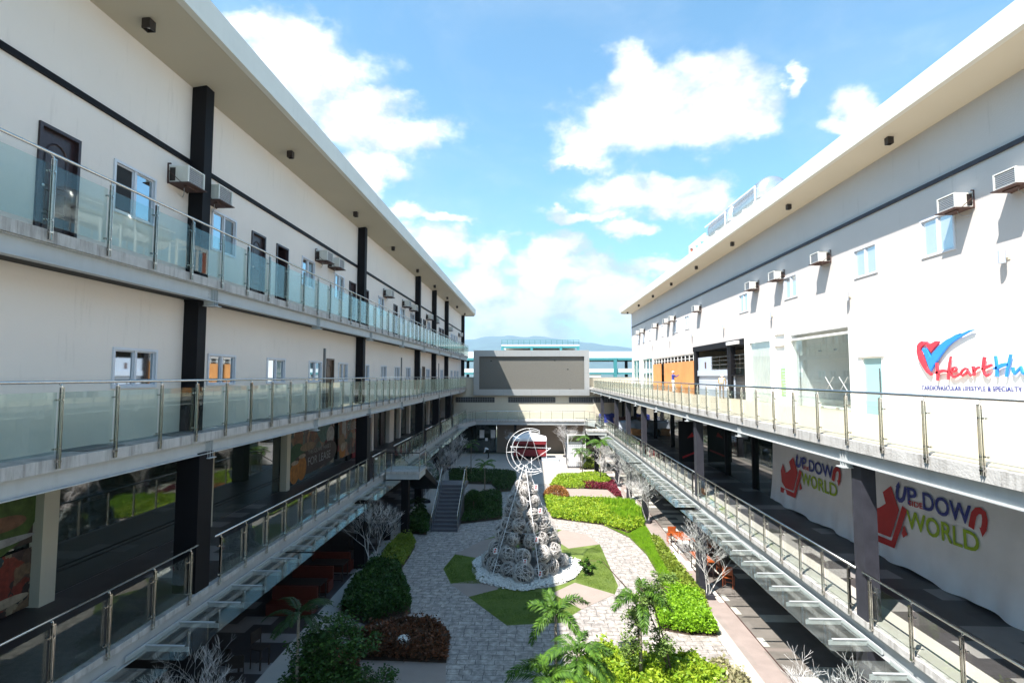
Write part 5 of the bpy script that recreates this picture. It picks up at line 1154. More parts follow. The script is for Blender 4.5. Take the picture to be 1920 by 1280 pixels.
# pebbles ring
def pebbles(name, label, cx, cy, r0, r1, n, ex=1.0):
    q = MB()
    for k in range(n):
        a = rng.uniform(0, 2 * math.pi); r = math.sqrt(rng.uniform(r0 ** 2, r1 ** 2)) * (1 + .07 * math.sin(3 * a + 1) + .04 * math.sin(7 * a)); s_ = rng.uniform(.035, .085)
        x, y = cx + r * math.cos(a) * ex, cy + r * math.sin(a); t_ = rng.uniform(0, 3.1); ca, sa = math.cos(t_), math.sin(t_); z = rng.uniform(.01, .10)
        vs = [(x + (u_ * ca - v_ * sa) * s_, y + (u_ * sa + v_ * ca) * s_, z + w_ * s_) for u_, v_, w_ in ((1,0,0),(.3,.7,.1),(-.6,.6,0),(-1,-.1,.1),(-.2,-.8,0),(.6,-.6,.1),(.1,.1,.55),(0,0,-.4))]
        q.add(vs, [(0,1,6),(1,2,6),(2,3,6),(3,4,6),(4,5,6),(5,0,6),(1,0,7),(2,1,7),(3,2,7),(4,3,7),(5,4,7),(0,5,7)])
    return tag(q.build(name, 'stone', None, loc=(cx, cy, 0)), label, 'pebbles', None, 'stuff')
pebbles('white_pebbles', 'ring of white pebbles around the foot of the sphere tower', TC.x, TC.y, 1.5, 2.65, 5200)
mb = MB(); mb.sheet([(TC.x + 2.6 * math.cos(a), TC.y + 2.6 * math.sin(a)) for a in [k * .2618 for k in range(24)]], .0125); struct('pebble_bed', mb, 'rock')
def boulder(label, x, y, r):
    c = g(x, y, .3); bmx = bmesh.new(); bmesh.ops.create_icosphere(bmx, subdivisions=3, radius=r)
    for v_ in bmx.verts: v_.co *= 1 + .28 * noise.fractal(v_.co * 2.2 / r + Vector((x, y, 0)), 1, 2, 4); v_.co.z *= .8
    me = bpy.data.meshes.new('boulder'); bmx.to_mesh(me); bmx.free(); me.materials.append(M['stone']); o = bpy.data.objects.new('boulder', me); sc.collection.objects.link(o); o.location = (c.x, c.y, .38); tag(o, label, 'boulder')
boulder('pale boulder sitting in the rust brown hedge', 757, 1206, .26); boulder('pale boulder at the bottom left among the dark shrubs', 590, 1272, .34)

# ------------------------------------------------------------------ palms
def frond_mesh(L_, n, leaf, fluffy, seed, arch=.55, width=.050):
    r = np.random.default_rng(seed); V = []; val = []; m_ = MB(); pts = []
    for i in range(13):
        t_ = i / 12; pts.append((L_ * t_ * (1 - .12 * t_), 0, L_ * (arch * t_ - .95 * arch * 1.45 * t_ * t_)))
    m_.tube(pts, [.016 * (1 - .75 * i / 12) for i in range(13)], 4)
    P = np.array(pts); fs = []; vs = []
    for i in range(n):
        t_ = .12 + .88 * (i + r.random() * .5) / n; j = min(int(t_ * 12), 11); p = P[j] + (P[j + 1] - P[j]) * (t_ * 12 - j); tg = P[j + 1] - P[j]; tg /= np.linalg.norm(tg)
        ll = leaf * (math.sin(math.pi * min(1, .15 + t_ * .8)) ** .6) * r.uniform(.85, 1.1); side = np.array([0, 1, 0.]); upv = np.cross(tg, side)
        for s in (-1, 1):
            an = r.uniform(-1.0, 1.0) if fluffy else r.uniform(-.15, .25); d = side * s * math.cos(an) - upv * math.sin(an) * (1 if fluffy else .5); d = d + tg * .75; d /= np.linalg.norm(d)
            w = np.cross(d, upv); w /= np.linalg.norm(w) + 1e-9; w *= width * .5; a = p; b = p + d * ll * .45; c = p + d * ll + np.array([0, 0, -ll * .28]); k = len(vs)
            vs += [a, b + w, c, b - w]; fs.append((k, k + 1, k + 2, k + 3)); val += [r.random()] * 4
    k0 = len(m_.v); m_.add([tuple(v_) for v_ in vs], fs); lm = 'l_shade' if seed == 9 else 'l_palm'; me = bpy.data.meshes.new('frond'); me.from_pydata(m_.v, [], m_.f); at_ = me.attributes.new('v', 'FLOAT', 'POINT'); at_.data.foreach_set('value', np.array([.6] * k0 + val, np.float32)); me.materials.append(M[lm]); return me
FR = {k: frond_mesh(*a) for k, a in dict(fox=(1.5, 80, .34, True, 1, .75), fox2=(1.35, 72, .32, True, 2, .6), areca=(1.6, 34, .42, False, 3, .7), small=(1.1, 26, .32, False, 4, .6), dark=(1.25, 30, .34, False, 9, .6)).items()}  # the dark frond carries painted shade, for palms out of the sun
def palm(label, x, y, h, kinds, n, s=1., lean=(0, 0), r=.06):
    t = thing('palm_tree', label, 'palm tree', (x, y, 0)); q = MB(); top = (x + lean[0], y + lean[1], h)
    q.tube([(x, y, 0), (x + lean[0] * .3, y + lean[1] * .3, h * .5), top], [r, r * .8, r * .6], 8); q.build('trunk', 'trunk', t, True); a0 = random.random() * 6
    for i in range(n):
        f_ = bpy.data.objects.new('frond', FR[kinds[i % len(kinds)]]); sc.collection.objects.link(f_); f_.parent = t; f_.location = (lean[0], lean[1], h - .02 * i)
        f_.rotation_euler = (random.uniform(-.3, .3), R_(-32 + 44 * (i / n) + random.uniform(-6, 6)), a0 + i * 2.4); k = s * random.uniform(.85, 1.1); f_.scale = (k, k, k)
    return t
def at_h(x, y, h): return g(x, y, h)
c = at_h(1042, 1150, 2.4); palm('near foxtail palm with its crown over the shaded paving, left of the front planting', c.x, c.y, 2.4, ('fox', 'fox2'), 7, .85)
c = at_h(1085, 1225, 2.2); palm('near bushy palm at the front edge of the sunlit planting', c.x, c.y, 2.2, ('areca', 'fox2'), 12, .8)
c = at_h(1030, 1275, 1.8); palm('low palm at the bottom edge in front of the shaded paving', c.x, c.y, 1.8, ('fox', 'areca'), 9, .8)
c = at_h(1200, 1125, 2.6); palm('upright foxtail palm with yellow green plumes in the sunlit front planting', c.x, c.y, 2.6, ('fox',), 6, .80)
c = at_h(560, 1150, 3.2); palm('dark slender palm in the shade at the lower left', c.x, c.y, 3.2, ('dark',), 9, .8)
for x, y, h, k, lab, s_ in ((1126, 902, 3.3, ('areca', 'small'), 'thin trunked palm in the far right bed, nearer the gallery', 1.0), (1092, 890, 3.4, ('small',), 'thin trunked palm in front of the white trellis', .8), (883, 893, 3.0, ('dark', 'small'), 'thin shaded palm behind the staircase', .9), (909, 925, 2.3, ('small',), 'small shaded palm on the brown paving beside the staircase', .9), (1088, 880, 1.8, ('small',), 'low palm at the foot of the white trellis', .9), (783, 975, 1.2, ('dark',), 'short shaded palm between the staircase and the gallery', .6), (1110, 876, 1.4, ('areca',), 'leafy low palm at the dark far right corner', .9)):
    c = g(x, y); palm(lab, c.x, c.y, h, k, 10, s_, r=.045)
# ------------------------------------------------------------------ small leafy trees
def leafy(label, base, stems, clouds, mat, size=.07, trunk='bark', dens=900):
    t = thing('leafy_tree', label, 'tree', base); q = MB()
    for st in stems: q.tube(st[0], st[1], 6)
    for (cx, cy, cz, r, sq) in clouds:
        for k in range(6): d = rng.normal(size=3); d /= np.linalg.norm(d); q.tube([(cx, cy, cz - r * .3), (cx + d[0] * r * .5, cy + d[1] * r * .5, cz + d[2] * r * .4), (cx + d[0] * r * .95, cy + d[1] * r * .95, cz + d[2] * r * .7)], [.014, .009, .004], 4)
    q.build('trunk', trunk, t); Vs = []; vals = []
    for (cx, cy, cz, r, sq) in clouds:
        n = int(dens * r * r * 4); nc = max(6, int(n / 45)); cc = rng.normal(size=(nc, 3)); cc /= np.linalg.norm(cc, axis=1)[:, None]; cc *= (rng.random(nc) ** .4 * r)[:, None]; cc[:, 2] *= sq
        C = cc[rng.integers(0, nc, n)] + rng.normal(size=(n, 3)) * r * .13 + np.array([cx, cy, cz]); D = dirs(n, .2); V, vv = leaf_mesh(C, D, size * rng.uniform(.6, 1.4, n), .3, rng.random(n), .3); Vs.append(V); vals.append(vv)
    mesh_quads('crown', np.vstack(Vs), np.concatenate(vals), mat, base, t); return t
b = g(1264, 1290); b.z = 0
leafy('slim double stemmed tree with fine pale leaves in the sunlit front planting', tuple(b), [([(b.x, b.y, 0), (b.x - .25, b.y - .1, 1.3), (b.x - .75, b.y - .2, 2.9)], [.035, .028, .012]), ([(b.x - .08, b.y, 0), (b.x - .4, b.y, 1.5), (b.x - .9, b.y + .1, 2.6)], [.03, .022, .01])],
      [(b.x - .75, b.y - .3, 2.7, .55, .8), (b.x - .95, b.y, 2.1, .5, .7), (b.x - .4, b.y - .2, 3.1, .4, .8), (b.x - .5, b.y - .3, 1.5, .45, .7), (b.x - 1.15, b.y - .2, 1.3, .5, .8)], 'l_fine', .085)
p1 = at_h(1192, 1108, 2.6); p2 = at_h(1130, 1052, 3.6); p3 = at_h(1103, 1050, 3.3)
leafy('long thin arching branch with a leaf cluster hanging over the sunny lawn', (p1.x, p1.y, 0), [([(p1.x + .1, p1.y - .3, 0), (p1.x, p1.y, 2.4), tuple(p2), tuple(p3)], [.03, .022, .010, .006])], [(p3.x, p3.y, p3.z - .1, .20, .9), (p3.x + .05, p3.y + .1, p3.z - .4, .22, .9), (p3.x - .15, p3.y, p3.z - .05, .17, .6), (p2.x - .1, p2.y, p2.z, .08, .5)], 'l_palm', .085, dens=1500)
c = at_h(628, 1185, 2.6)
leafy('dark round crowned tree in the shade at the lower left', (c.x, c.y, 0), [([(c.x, c.y, 0), (c.x + .05, c.y, 1.4), (c.x, c.y, 2.6)], [.06, .045, .02])], [(c.x, c.y, 2.5, .75, .75), (c.x - .6, c.y - .1, 2.1, .6, .8), (c.x + .5, c.y + .2, 2.3, .55, .7), (c.x - .2, c.y - .3, 1.6, .7, .7), (c.x - .8, c.y - .2, 1.4, .55, .8), (c.x + .35, c.y - .3, 1.6, .5, .7)], 'l_hedge', .085, dens=1100)
c = at_h(700, 1262, 1.4)
leafy('low dark leafy shrub tree at the bottom left beside the brown pavers', (c.x, c.y, 0), [([(c.x, c.y, 0), (c.x, c.y, 1.3)], [.03, .015])], [(c.x, c.y, 1.2, .55, .7), (c.x - .6, c.y - .2, 1.0, .5, .7)], 'l_hedge', .08)

# ------------------------------------------------------------------ white painted bare trees
def bare_mesh(seed, H=3.6, spread=1.0):
    r = random.Random(seed); q = MB()
    def grow(p, d, l, rad, dep):
        k = 4; pts = [p]; rr = [rad]; dd = d.copy(); pp = p.copy()
        for i in range(k):
            dd = (dd + Vector((r.uniform(-1, 1), r.uniform(-1, 1), r.uniform(-.5, .7))) * .22).normalized(); pp = pp + dd * l / k; pts.append(pp.copy()); rr.append(max(rad * (1 - .45 * (i + 1) / k), .0028))
            if dep < 4 and i >= 1 and r.random() < .85:
                s = (dd + Vector((r.uniform(-1, 1) * spread, r.uniform(-1, 1) * spread, r.uniform(-.1, .8))) * .9).normalized(); grow(pp.copy(), s, l * r.uniform(.5, .78), rr[-1] * .62, dep + 1)
        q.tube(pts, rr, 5 if dep < 2 else 3, cap=False)
        if dep < 4:
            for _ in range(2): s = (dd + Vector((r.uniform(-1, 1), r.uniform(-1, 1), r.uniform(-.2, .6))) * .8).normalized(); grow(pp.copy(), s, l * r.uniform(.5, .7), rr[-1] * .62, dep + 1)
    for k in range(3): a = 2.1 * k + r.random(); grow(Vector((.06 * math.cos(a), .06 * math.sin(a), 0)), Vector((.16 * math.cos(a), .16 * math.sin(a), 1)).normalized(), H * .38, .021, 0)
    q2 = MB(); q2.box(-.22, .22, -.22, .22, 0, .16); return q, q2
bare = []
for k in range(3):
    q, q2 = bare_mesh(40 + k * 3, 3.5, 1.15); t = thing('white_bare_tree', 'x', 'bare tree', (0, 0, 0)); q.build('branches', 'whitebark', t); q2.build('foot_block', 'greysteel', t); bare.append(t)
used = set()
def put_bare(k, x, y, rz, s, lab):
    o = bare[k] if k not in used else copy_tree(bare[k]); used.add(k); o.location = (x, y, 0.012); o.rotation_euler = (0, 0, rz); o.scale = (s,) * 3; o['label'] = lab; o['group'] = 'white painted bare trees beside the columns'
for k, x, y, rz, s, lab in ((0, 7.3, 23.2, 0, 1.05, 'white painted bare tree beside the sunlit grey column next to the orange tables'), (1, 7.25, 34.6, 1, 1.0, 'white painted bare tree beside the right column level with the mauve paving'), (2, 7.25, 40.3, 2, 1.0, 'white painted bare tree beside the right column level with the far lime bed'), (0, 7.25, 45.8, 3, 1.0, 'white painted bare tree beside the farthest sunlit right column'), (1, 6.6, 51.0, 4, 1.0, 'white painted bare tree under the far right stair landing'),
    (2, 6.75, 11.9, 5, .95, 'white painted bare branches at the bottom right corner beside the nearest grey column'), (1, 7.1, 14.2, 1.9, .55, 'tangle of white branches at the bottom right edge, left of the nearest grey column'),
    (1, -7.75, 26.0, 0, 1.1, 'shaded white painted bare tree in front of the second left column'), (2, -7.8, 12.6, 1, .9, 'pale tangle of bare branches in deep shade at the bottom left'), (0, -7.75, 39.4, 2, 1.1, 'shaded white painted bare tree beside the left column beyond the staircase'), (1, -7.7, 46.2, 3, 1.1, 'shaded white bare tree beside the fourth left column'), (2, -7.6, 53.0, 4, 1.1, 'farthest shaded white bare tree along the left gallery'),
    (0, -2.1, 62.2, 1, 1.0, 'white bare tree in front of the dark glazing left of the red tent'), (2, 3.8, 61.8, 2, 1.15, 'bright white bare tree at the right side of the red tent')):
    put_bare(k, x, y, rz, s, lab)

# ------------------------------------------------------------------ tower of wicker spheres with crescent and star
tw = thing('sphere_tower', 'tall cone of grey wicker spheres topped by a white crescent and star', 'festive tower', tuple(TC))
def ball_mesh(seed, r=1.):
    rr_ = random.Random(seed); q = MB()
    for k in range(32):
        a = Vector((rr_.gauss(0, 1), rr_.gauss(0, 1), rr_.gauss(0, 1))).normalized(); b_ = a.orthogonal().normalized(); c_ = a.cross(b_); off = rr_.uniform(-.35, .35); rad = math.sqrt(1 - off * off) * rr_.uniform(.97, 1.03); n = 18
        q.tube([a * off + (b_ * math.cos(2 * math.pi * i / n) + c_ * math.sin(2 * math.pi * i / n)) * rad for i in range(n)], rr_.choice([.012, .018, .024]), 3, closed=True)
    nw_ = len(q.f); q.ball((0, 0, 0), .78, 14, 9); me = bpy.data.meshes.new('wire_sphere'); me.from_pydata([tuple(v_) for v_ in q.v], [], q.f); me.materials.append(M['wire']); me.materials.append(M['core'])
    me.polygons.foreach_set('material_index', [0] * nw_ + [1] * (len(q.f) - nw_)); return me
BM = [ball_mesh(k) for k in range(4)]; nb = 0; BP = []
HT = 4.55
rows = [(.40, 1.62, .44, 12), (1.02, 1.36, .43, 10), (1.62, 1.14, .39, 9), (2.18, .92, .37, 8), (2.72, .70, .34, 6), (3.20, .54, .31, 5), (3.62, .36, .29, 4), (3.98, .20, .26, 3), (4.32, .03, .24, 1)]
for ri, (z, R, r, n) in enumerate(rows):
    for k in range(n):
        a = 2 * math.pi * (k + .5 * (ri % 2)) / n + random.uniform(-.08, .08); rr2 = r * random.uniform(.78, 1.12)
        o = bpy.data.objects.new('wire_sphere', BM[nb % 4]); nb += 1; sc.collection.objects.link(o); o.parent = tw; Rk = R * random.uniform(.88, 1.12)
        o.location = (Rk * math.cos(a), Rk * math.sin(a), z + random.uniform(-.06, .06)); o.scale = (rr2,) * 3; o.rotation_euler = (random.random() * 3, random.random() * 3, random.random() * 3)
q = MB()
for k in range(5):
    a = -math.pi / 2.6 + k * 2 * math.pi / 5; q.tube([(TC.x + 1.95 * math.cos(a), TC.y + 1.95 * math.sin(a), 0), (TC.x + .08 * math.cos(a), TC.y + .08 * math.sin(a), 4.9)], .022, 5)
for z in (.5, 1.9, 3.3): R = 1.95 * (1 - z / 4.95); q.tube([(TC.x + R * math.cos(-math.pi / 2.6 + k * 2 * math.pi / 5), TC.y + R * math.sin(-math.pi / 2.6 + k * 2 * math.pi / 5), z) for k in range(5)], .014, 4, closed=True)
q.build('pole_frame', 'wirew', tw)
q = MB(); q.tube([(TC.x, TC.y, 0), (TC.x, TC.y, 4.7)], .9 * .02, 6); q.build('centre_pole', 'wirew', tw)
CZ = at_h(992, 845, 0); cy0 = TC.y - .1; cen = oY(cy0, 992, 846); zc2 = cen.z; xc2 = cen.x
sc_ = (cy0 - 0) / 1000 * 1.0
q = MB()
def arcp(R, ox, oz, a0, a1, dy, n=26): return [(xc2 + ox + R * math.cos(a0 + (a1 - a0) * i / n), cy0 + dy, zc2 + oz + R * math.sin(a0 + (a1 - a0) * i / n)) for i in range(n + 1)]
a0, a1 = R_(64), R_(300)
outer = arcp(1.12, .02, 0, a0, a1, 0)
inn = arcp(.88, .26, .02, R_(73), R_(291), 0); f_ = [tuple((a + b) / 2 + (0, -.12 * math.sin(math.pi * i / 26), 0)[j] for j, (a, b) in enumerate(zip(o1, i1))) for i, (o1, i1) in enumerate(zip(outer, inn))]; bk = [(p[0], 2 * cy0 - p[1], p[2]) for p in f_]
for p in (outer, inn, f_, bk): q.tube(p, .011, 4)
for i in range(3, 26, 5): q.tube([outer[i], f_[i], inn[i], bk[i]], .007, 3, closed=True)
for i in (0, 26): q.tube([outer[i], f_[i], inn[i], bk[i]], .016, 4, closed=True)
q.build('crescent', 'wirew', tw)
q = MB()
for dy in (-.09, .09):
    P = [(xc2 + .06 + 1.02 * math.cos(R_(88 + 144 * k)), cy0 + dy, zc2 - .12 + 1.02 * math.sin(R_(88 + 144 * k))) for k in range(5)]; q.tube(P, .022, 5, closed=True)
for k in range(5): a = R_(88 + 72 * k); q.tube([(xc2 + .06 + 1.02 * math.cos(a), cy0 - .09, zc2 - .12 + 1.02 * math.sin(a)), (xc2 + .06 + 1.02 * math.cos(a), cy0 + .09, zc2 - .12 + 1.02 * math.sin(a))], .018, 4)
for k in range(5): a = R_(124 + 72 * k); q.tube([(xc2 + .06 + .39 * math.cos(a), cy0 - .09, zc2 - .12 + .39 * math.sin(a)), (xc2 + .06 + .39 * math.cos(a), cy0 + .09, zc2 - .12 + .39 * math.sin(a))], .012, 4)
q.tube([(TC.x, TC.y, 4.5), (xc2 + .12, cy0, zc2 - .8), (xc2 + .12, cy0, zc2 - .3)], .02, 5); q.tube([(TC.x - .3, TC.y, 4.3), (xc2, cy0, zc2 - .95)], .016, 4); q.tube([(TC.x + .3, TC.y, 4.3), (xc2 + .1, cy0, zc2 - .95)], .016, 4)
q.build('star', 'wirew', tw)
for px, py, in ((1084/1, 0),) [:0]: pass
for px, py in ((929, 1032), (984.5, 1053), (1005, 913), (1013, 957), (1006, 1012), (1013, 1075)):
    yb2 = TC.y - 2.05 * max(.15, 1 - (1070 - py) / 190) ; c = oY(yb2, px, py); q = MB(); q.box(c.x - .09, c.x + .09, c.y, c.y + .012, c.z - .13, c.z + .13); o = q.build('gift_tag', 'tent', tw)
    q = MB(); q.ball((c.x + .0, c.y - .004, c.z + .07), .045, 8, 4, sc=(1, .1, .8)); q.box(c.x - .06, c.x - .02, c.y - .004, c.y - .001, c.z - .09, c.z + .01); q.box(c.x, c.x + .03, c.y - .004, c.y - .001, c.z - .07, c.z + .02); q.build('red_mark', 'letred', o)

# ------------------------------------------------------------------ furniture
def wtable(name='dining_table', top='orange', leg='lamp', L_=1.5, W=.72, H=.75):
    t = thing(name, 'x', 'table'); q = MB()
    for k in range(4): q.box(-W / 2 + k * W / 4 + .004, -W / 2 + (k + 1) * W / 4 - .004, -L_ / 2, L_ / 2, H - .035, H)
    q.build('table_top', top, t)
    for sx in (-1, 1):
        for sy in (-1, 1): q = MB(); q.box(sx * (W / 2 - .06) - .022, sx * (W / 2 - .06) + .022, sy * (L_ / 2 - .07) - .022, sy * (L_ / 2 - .07) + .022, 0, H - .036); q.build('leg', leg, t)
    q = MB(); 
    for sx in (-1, 1): q.box(sx * (W / 2 - .06) - .018, sx * (W / 2 - .06) + .018, -L_ / 2 + .1, L_ / 2 - .1, H - .09, H - .037)
    for sx in (-1, 1): q.box(sx * (W / 2 - .06) - .014, sx * (W / 2 - .06) + .014, -L_ / 2 + .1, L_ / 2 - .1, .05, .085)
    q.build('frame', leg, t); return t
def wchair(name='dining_chair', seat='orange', leg='orange', H=.45, back=.92):
    t = thing(name, 'x', 'chair'); q = MB(); q.box(-.21, .21, -.21, .21, H - .035, H); q.build('seat', seat, t)
    q = MB(); q.box(-.19, .19, .19, .215, H + .12, back); q.build('backrest', seat, t)
    for sx in (-1, 1):
        for sy in (-1, 1): q = MB(); q.box(sx * .19 - .02, sx * .19 + .02, sy * .19 - .02, sy * .19 + .02, 0, H - .036 if sy < 0 else back - .05) if sy < 0 else q.box(sx * .205 - .014, sx * .205 + .014, .17, .189, 0, back); q.build('leg', leg, t)
    q = MB(); q.box(-.17, .17, -.012, .012, .18, .21); q.build('stretcher', leg, t); return t
TT, CC = wtable(), wchair(); ft, fc = [TT], [CC]
def putf(stack, proto, x, y, rz, lab, grp): o = stack.pop() if stack else copy_tree(proto); o.location = (x, y, .013); o.rotation_euler = (0, 0, rz); o['label'] = lab; o['group'] = grp
GT = 'orange wooden tables on the sunlit tile walk'; GC = 'orange wooden chairs on the sunlit tile walk'
putf(ft, TT, 7.85, 29.35, 0, 'orange topped table farthest from the grey column, at the edge of the sun', GT); putf(ft, TT, 7.95, 26.0, 0, 'orange topped table half hidden behind the grey column', GT); putf(ft, TT, 8.7, 28.2, 0, 'orange topped table farther in, under the canopy edge', GT)
putf(fc, CC, 8.35, 27.3, .1, 'light orange chair between the two sunny tables, its back to the viewer', GC); putf(fc, CC, 7.7, 30.6, 3.1, 'orange chair at the far end of the farthest sunny table', GC); putf(fc, CC, 8.75, 25.6, 1.6, 'orange chair tucked in behind the grey column', GC); putf(fc, CC, 8.6, 24.4, 2.6, 'orange chair in the shade right of the grey column base', GC); putf(fc, CC, 9.2, 29.0, 1.7, 'orange chair deepest under the gallery', GC)
# shaded left furniture
def sofa(label, x, y, s=1):
    t = thing('bench_sofa', label, 'sofa', (x, y, .012), 'red orange bench sofas under the left gallery'); q = MB(); q.box(x - .9, x + .9, y - .3, y + .3, .03, .45); q.build('seat', 'redseat', t); q = MB(); q.box(x - .9, x + .9, y + s * .20, y + s * .32, .452, .95); q.build('backrest', 'redseat', t); q = MB(); q.box(x - .85, x + .85, y - .26, y + .26, .012, .03); q.build('plinth', 'darkwood', t)
c = at_h(590, 1080, .6); sofa('red orange bench sofa with a high back, middle one of the shaded left seats', -9.6, c.y); sofa('red orange bench sofa farther along the shaded left gallery', -9.5, c.y + 2.4, -1); sofa('red orange bench sofa nearest the viewer, partly behind the dark tree', -9.4, c.y - 2.2)
DT = wtable('dark_table', 'darkwood', 'darkwood', 1.6, .8); fd = [DT]
for x, y, lab in ((-9.4, c.y - 1.0, 'dark wooden table between two red orange sofas, nearer one'), (-9.3, c.y + 1.35, 'dark wooden table between two red orange sofas, farther one'), (-9.0, c.y + 5.6, 'dark table right behind the second left column'), (-9.0, c.y + 9.4, 'dark table farther along the shaded gallery')): putf(fd, DT, x, y, math.pi / 2, lab, 'dark tables under the left gallery')
DC = wchair('dark_chair', 'darkwood', 'darkwood', .62, 1.1); fe = [DC]
for x, y, z, rz, lab in ((-8.6, 15.6, 0, .2, 'dark bar chair in the deep shade at the lower left, front one'), (-9.2, 16.4, 0, 2.9, 'dark bar chair in the deep shade at the lower left, behind the front one'), (-8.7, 17.3, 0, 1.3, 'dark bar chair in the deep shade at the lower left, farthest of the three')): putf(fe, DC, x, y, rz, lab, 'dark bar chairs at the lower left')
t = thing('litter_bin', 'black litter bin under the stair landing', 'bin', (-8.3, 27.6, 0)); q = MB(); q.tube([(-8.3, 30.6, .01), (-8.3, 30.6, .85)], [.24, .3], 12); q.build('bin_body', 'black', t); q = MB(); q.tube([(-8.3, 30.6, .851), (-8.3, 30.6, .9)], [.31, .31], 12); q.build('rim', 'greysteel', t)
# ------------------------------------------------------------------ tent, trellis, goods
t = thing('canopy_tent', 'white roofed tent with dark red sides at the far end of the courtyard', 'tent', (-.3, 60.4, 0)); x0, x1, y0, y1 = -2.15, 1.55, 58.9, 61.6
q = MB(); ap = (-.4, 60.2, 3.0); q.add([(x0, y0, 2.35), (x1, y0, 2.35), (x1, y1, 2.35), (x0, y1, 2.35), ap], [(0,1,4),(1,2,4),(2,3,4),(3,0,4)]); q.box(x0, x1, y0 - .01, y0, 2.12, 2.35); q.box(x1, x1 + .01, y0, y1, 2.12, 2.35); q.build('roof_cover', 'tent', t)
q = MB(); q.box(x0 + .02, x1 - .02, y1 - .1, y1 - .08, .1, 2.34); q.box(x0 + .02, x0 + .04, y0 + .1, y1 - .12, .1, 2.34); q.box(x0 + .05, x1 - .05, y0 + .02, y0 + .04, .5, 1.2); q.box(x0 + .05, x1 - .05, y0 + .02, y0 + .04, 1.75, 2.1); q.build('side_panels', 'tentred', t)
for x in (x0 + .03, x1 - .03):
    for y in (y0 + .07, y1 - .14): q = MB(); q.box(x - .03, x + .03, y - .03, y + .03, 0, 2.34); q.build('tent_pole', 'wirew', t)
q = MB(); q.box(-1.6, 1.2, 59.9, 60.6, .0, .9); q.build('counter', 'black', t)
t = thing('stage_plank', 'grey display plank on the paving beside the tent', 'platform', (2.1, 59.6, 0)); q = MB(); q.box(1.0, 2.9, 58.6, 59.6, .004, .25); q.build('deck', 'bluegrey', t)
a_, b_ = g(1065, 877), g(1099, 880); y_ = a_.y
t = thing('garden_trellis', 'tall white lattice trellis with a clear top pane at the far right', 'trellis', (a_.x, y_, 0)); W_ = 1.75; H_ = 3.35
q = MB(); q.box(a_.x - .04, a_.x + .04, y_ - .04, y_ + .04, 0, H_); q.box(a_.x + W_ - .04, a_.x + W_ + .04, y_ - .04, y_ + .04, 0, H_)
for z in (H_ - .04, 2.3, 1.6): q.box(a_.x + .04, a_.x + W_ - .04, y_ - .035, y_ + .035, z - .03, z + .03)
q.build('frame', 'wirew', t); q = MB()
for k in range(1, 9): q.box(a_.x + k * W_ / 9 - .018, a_.x + k * W_ / 9 + .018, y_ - .018, y_ + .018, .05, 2.27)
for k in range(11): q.box(a_.x + .04, a_.x + W_ - .04, y_ - .034, y_ - .019, .1 + k * .2, .145 + k * .2)
q.box(a_.x + .05, a_.x + W_ - .05, y_ + .05, y_ + .06, .02, 2.2)
q.build('lattice', 'tent', t); q = MB(); q.box(a_.x + .05, a_.x + W_ - .05, y_ - .005, y_ + .005, 2.34, H_ - .08); q.build('clear_pane', 'clearglass', t)
for k, (x, y, sx_, sy_, sz_, m__, lab) in enumerate(((8.3, 60.5, 1.6, 1.2, .9, 'navy', 'blue covered pile of goods at the far right gallery end'), (9.3, 57.6, 1.2, 1.0, .8, 'redseat', 'red covered pile of goods in the far right gallery'), (9.0, 47.5, .9, .9, .55, 'ply', 'cardboard brown carton on the right gallery floor'), (9.0, 50.4, 2.2, 1.2, 1.0, 'bluegrey', 'blue grey covered pile beside the brown carton'))):
    t = thing('covered_goods', lab, 'goods', (x, y, L1 + .012)); bmx = bmesh.new(); bmesh.ops.create_cube(bmx, size=1); bmesh.ops.subdivide_edges(bmx, edges=bmx.edges, cuts=5, use_grid_fill=True)
    for v_ in bmx.verts: v_.co = Vector((v_.co.x * sx_, v_.co.y * sy_, (v_.co.z + .5) * sz_)) ; v_.co += Vector((noise.noise(v_.co * 2), noise.noise(v_.co * 2 + Vector((5, 0, 0))), 0)) * .10; v_.co.z += max(0, v_.co.z) * .25 * noise.noise(v_.co * 1.7)
    me = bpy.data.meshes.new('cover'); bmx.to_mesh(me); bmx.free(); me.materials.append(M[m__]); o = bpy.data.objects.new('cover', me); sc.collection.objects.link(o); o.parent = t
for px, lab in ((1271/1, 0),)[:0]: pass
# notices on the dark far glazing
t = thing('notice_board', 'two pale notices stuck on the dark far glazing', 'notice', (-6.2, 64.9, 1.6)); 
for x, w in ((-6.1, .55), (-4.75, .55), (-5.55, .3)): q = MB(); q.box(x - w / 2, x + w / 2, 64.9, 64.96, 1.75 if w > .4 else 1.4, 2.7 if w > .4 else 1.75); q.build('notice_sheet', 'tent', t)
# fire extinguisher in the service bay
t = thing('fire_extinguisher', 'red fire extinguisher on the beige wall of the service bay', 'fire extinguisher', (RX + 2.4, 36.2, EYE + .55)); q = MB(); q.tube([(RX + 2.4, 36.0, EYE + .5), (RX + 2.4, 36.0, EYE + .95), (RX + 2.4, 36.0, EYE + 1.03)], [.11, .11, .04], 12); q.build('cylinder', 'red', t, True); q = MB(); q.bar((RX + 2.4, 36.0, EYE + 1.03), (RX + 2.4, 36.0, EYE + 1.12), .04); q.bar((RX + 2.4, 36.0, EYE + 1.1), (RX + 2.3, 35.9, EYE + 1.12), .03); q.build('valve', 'lamp', t)

